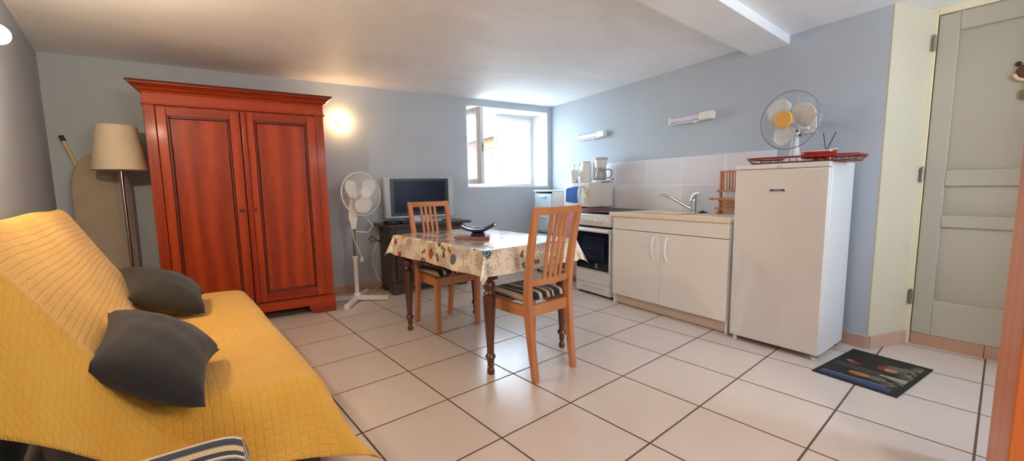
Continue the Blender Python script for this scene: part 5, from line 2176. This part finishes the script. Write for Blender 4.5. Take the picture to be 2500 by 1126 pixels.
# table fan
tf = thing('table_fan', 'white table fan with yellow centre cap on the fridge', 'fan', FO + fdx * 0.275 + fdy * 0.205 + Vector((0, 0, FH + 0.007)), 0)
m = MB()
m.lathe([(0, 0), (0.072, 0), (0.075, 0.008), (0.070, 0.016), (0.045, 0.030), (0.030, 0.055), (0.022, 0.11), (0.021, 0.15), (0, 0.15)], n=32)
m.build('base', M['white_plastic'], tf)
m = MB()
m.cyl((0, 0, 0.14), (0.0, 0.0, 0.26), 0.020, n=16)
m.build('neck', M['white_plastic'], tf)
for bx_, bz_ in ((0.012, 0.205), (0.030, 0.175)):
    m = MB()
    m.box(bx_ - 0.008, bx_ + 0.008, -0.024, -0.016, bz_ - 0.009, bz_ + 0.009)
    m.build('button', M['wicker'], tf, bevel=0.002)
fan_head(tf, (-0.020, -0.080, 0.270), (-0.22, -1.0, 0.02), 0.183, M['grille_grey'], M['white_plastic'], M['yellow'], 0.055, M['white_plastic'], n_wire=60, wire=0.0007, rim=0.003, phase=R(38), depth=0.06)
m = MB()
m.tube([(0.05, 0.02, 0.02), (0.12, 0.06, 0.06), (0.20, 0.12, 0.02), (0.20, 0.16, 0.004)], 0.003, 6)
m.build('power_cord', plain('grey_cord', (120, 122, 126), 0.5), tf)

# red dish and the reed diffuser
rd = thing('red_dish', 'glossy red leaf-shaped dish with white rim at the fridge corner', 'dish', FO + fdx * 0.452 + fdy * 0.070 + Vector((0, 0, FH + 0.007)), R(18))
m = MB()
P = []
for i in range(21):
    t = i / 20 * 2 - 1
    wd = 0.060 * (1 - abs(t) ** 2.2) ** 0.6 + 0.002
    row = []
    for j in range(11):
        q = j / 10 * 2 - 1
        row.append((t * 0.088, q * wd, 0.014 + 0.040 * q * q + 0.012 * max(0, t) ** 2))
    P.append(row)
m.grid(P)
m.build('dish', M['red'], rd, solid=0.006)
m = MB()
m.tube([(p[0][0], p[0][1], p[0][2] + 0.002) for p in P], 0.0035, 6)
m.tube([(p[-1][0], p[-1][1], p[-1][2] + 0.002) for p in P], 0.0035, 6)
m.build('rim', M['cream'], rd)
m = MB()
m.lathe([(0, 0.0), (0.03, 0.0), (0.025, 0.012), (0, 0.014)], n=20)
m.build('foot', M['red'], rd)
df = thing('reed_diffuser', 'small red bottle with silver cap and two black reeds', 'diffuser', FO + fdx * 0.455 + fdy * 0.180 + Vector((0, 0, FH + 0.007)), 0)
m = MB()
m.lathe([(0, 0), (0.040, 0), (0.043, 0.01), (0.040, 0.035), (0.018, 0.044), (0.012, 0.05), (0, 0.05)], n=28)
m.build('bottle', M['red'], df)
m = MB()
m.lathe([(0.012, 0.046), (0.0175, 0.048), (0.0175, 0.066), (0.010, 0.069), (0, 0.069)], n=24)
m.build('cap', M['silver'], df)
for tx in ((-0.020, 0.0), (0.042, 0.01)):
    m = MB()
    m.tube([(0.002 if tx[0] > 0 else -0.002, 0, 0.065), (tx[0], tx[1], 0.175)], 0.0023, 6)
    m.build('reed', M['black'], df)

# ---------------------------------------------------------------- doormat
MX = Vector((2.495, 1.766, 0))
mx_ax = Vector((2.874 - 2.495, 1.718 - 1.766, 0))
ml = 0.580
ma = math.atan2(0.5735, 0.0860)
mw = 0.382
mat = thing('doormat', 'black doormat with printed picture on the tiles before the door', 'doormat', (2.7285, 2.027, 0), ma - PI / 2)
# local x across (0.38), y along (0.58)
m = MB()
m.box(-mw / 2, mw / 2, -ml / 2, ml / 2, 0.0, 0.006)
m.build('rubber_mat', M['rubber'], mat, bevel=0.002)
m = MB()
mats = [M['mat_grey'], M['mat_cream'], M['mat_blue'], M['mat_orange'], M['mat_red'], M['mat_skin']]
def patch(poly, idx, z=0.0064):
    f = m.bm.faces.new([m.bm.verts.new((x, y, z)) for x, y in poly])
    f.material_index = idx
def ell(cx, cy, a, b, n=20, rot=0):
    return [(cx + a * math.cos(t) * math.cos(rot) - b * math.sin(t) * math.sin(rot), cy + a * math.cos(t) * math.sin(rot) + b * math.sin(t) * math.cos(rot)) for t in [2 * PI * k / n for k in range(n)]]
# blue band along the near edge
patch([(-0.165, -0.262), (0.150, -0.262), (0.150, -0.205), (-0.165, -0.225)], 2)
patch([(-0.165, -0.222), (0.120, -0.203), (0.120, -0.193), (-0.165, -0.213)], 1)
# the two grey lines and the cream trunk
for y in (-0.05, -0.015):
    patch([(-0.165, y), (0.06, y - 0.01), (0.06, y - 0.022), (-0.165, y - 0.012)], 0)
patch([(0.05, -0.035), (0.165, -0.02), (0.165, -0.085), (0.05, -0.06)], 1)
patch(ell(-0.02, -0.125, 0.05, 0.03), 3)
patch(ell(0.055, -0.120, 0.045, 0.034), 0, 0.0062)
patch(ell(0.03, 0.075, 0.030, 0.045), 4)
patch(ell(0.065, 0.065, 0.030, 0.032), 5, 0.0066)
patch(ell(0.075, 0.125, 0.055, 0.035), 0, 0.0062)
patch(ell(-0.10, 0.035, 0.035, 0.022), 4)
patch(ell(-0.125, 0.055, 0.018, 0.014), 1)
rg = random.Random(3)
for k in range(34):
    cx = 0.105 + rg.random() * 0.06
    cy = -0.18 + k * 0.0125
    if -0.09 < cy < -0.015:
        continue
    L = 0.03 + rg.random() * 0.03
    patch([(cx - L, cy + 0.008), (min(cx + L * 0.4, 0.168), cy - 0.003), (min(cx + L * 0.4, 0.168), cy + 0.005)], 1)
m.build('printed_picture', mats, mat, smooth=False)

# ---------------------------------------------------------------- pine cupboard at the right edge of the view
pcab = thing('pine_cupboard', 'orange pine cupboard cut off by the right edge of the view', 'cupboard', (3.212, 0.78, 0), R(4))
m = MB()
m.box(0.0, 0.46, 0.0, 0.46, 0.0, 1.86)
m.build('carcass', M['pine'], pcab, bevel=0.004)
m = MB()
m.box(0.0, 0.46, -0.02, 0.0, 0.06, 1.84)
d = m.build('door', M['pine'], pcab, bevel=0.004)
m = MB()
m.hexa([(0.06, -0.020, 0.14), (0.40, -0.020, 0.14), (0.40, -0.020, 1.76), (0.06, -0.020, 1.76)], [(0.085, -0.030, 0.165), (0.375, -0.030, 0.165), (0.375, -0.030, 1.735), (0.085, -0.030, 1.735)])
m.build('raised_panel', M['pine'], d)
m = MB()
m.lathe([(0.006, 0), (0.006, 0.012), (0.016, 0.022), (0, 0.03)], (0.385, -0.02, 0.65), (0, -1, 0), 16)
m.build('knob', M['pine'], d)
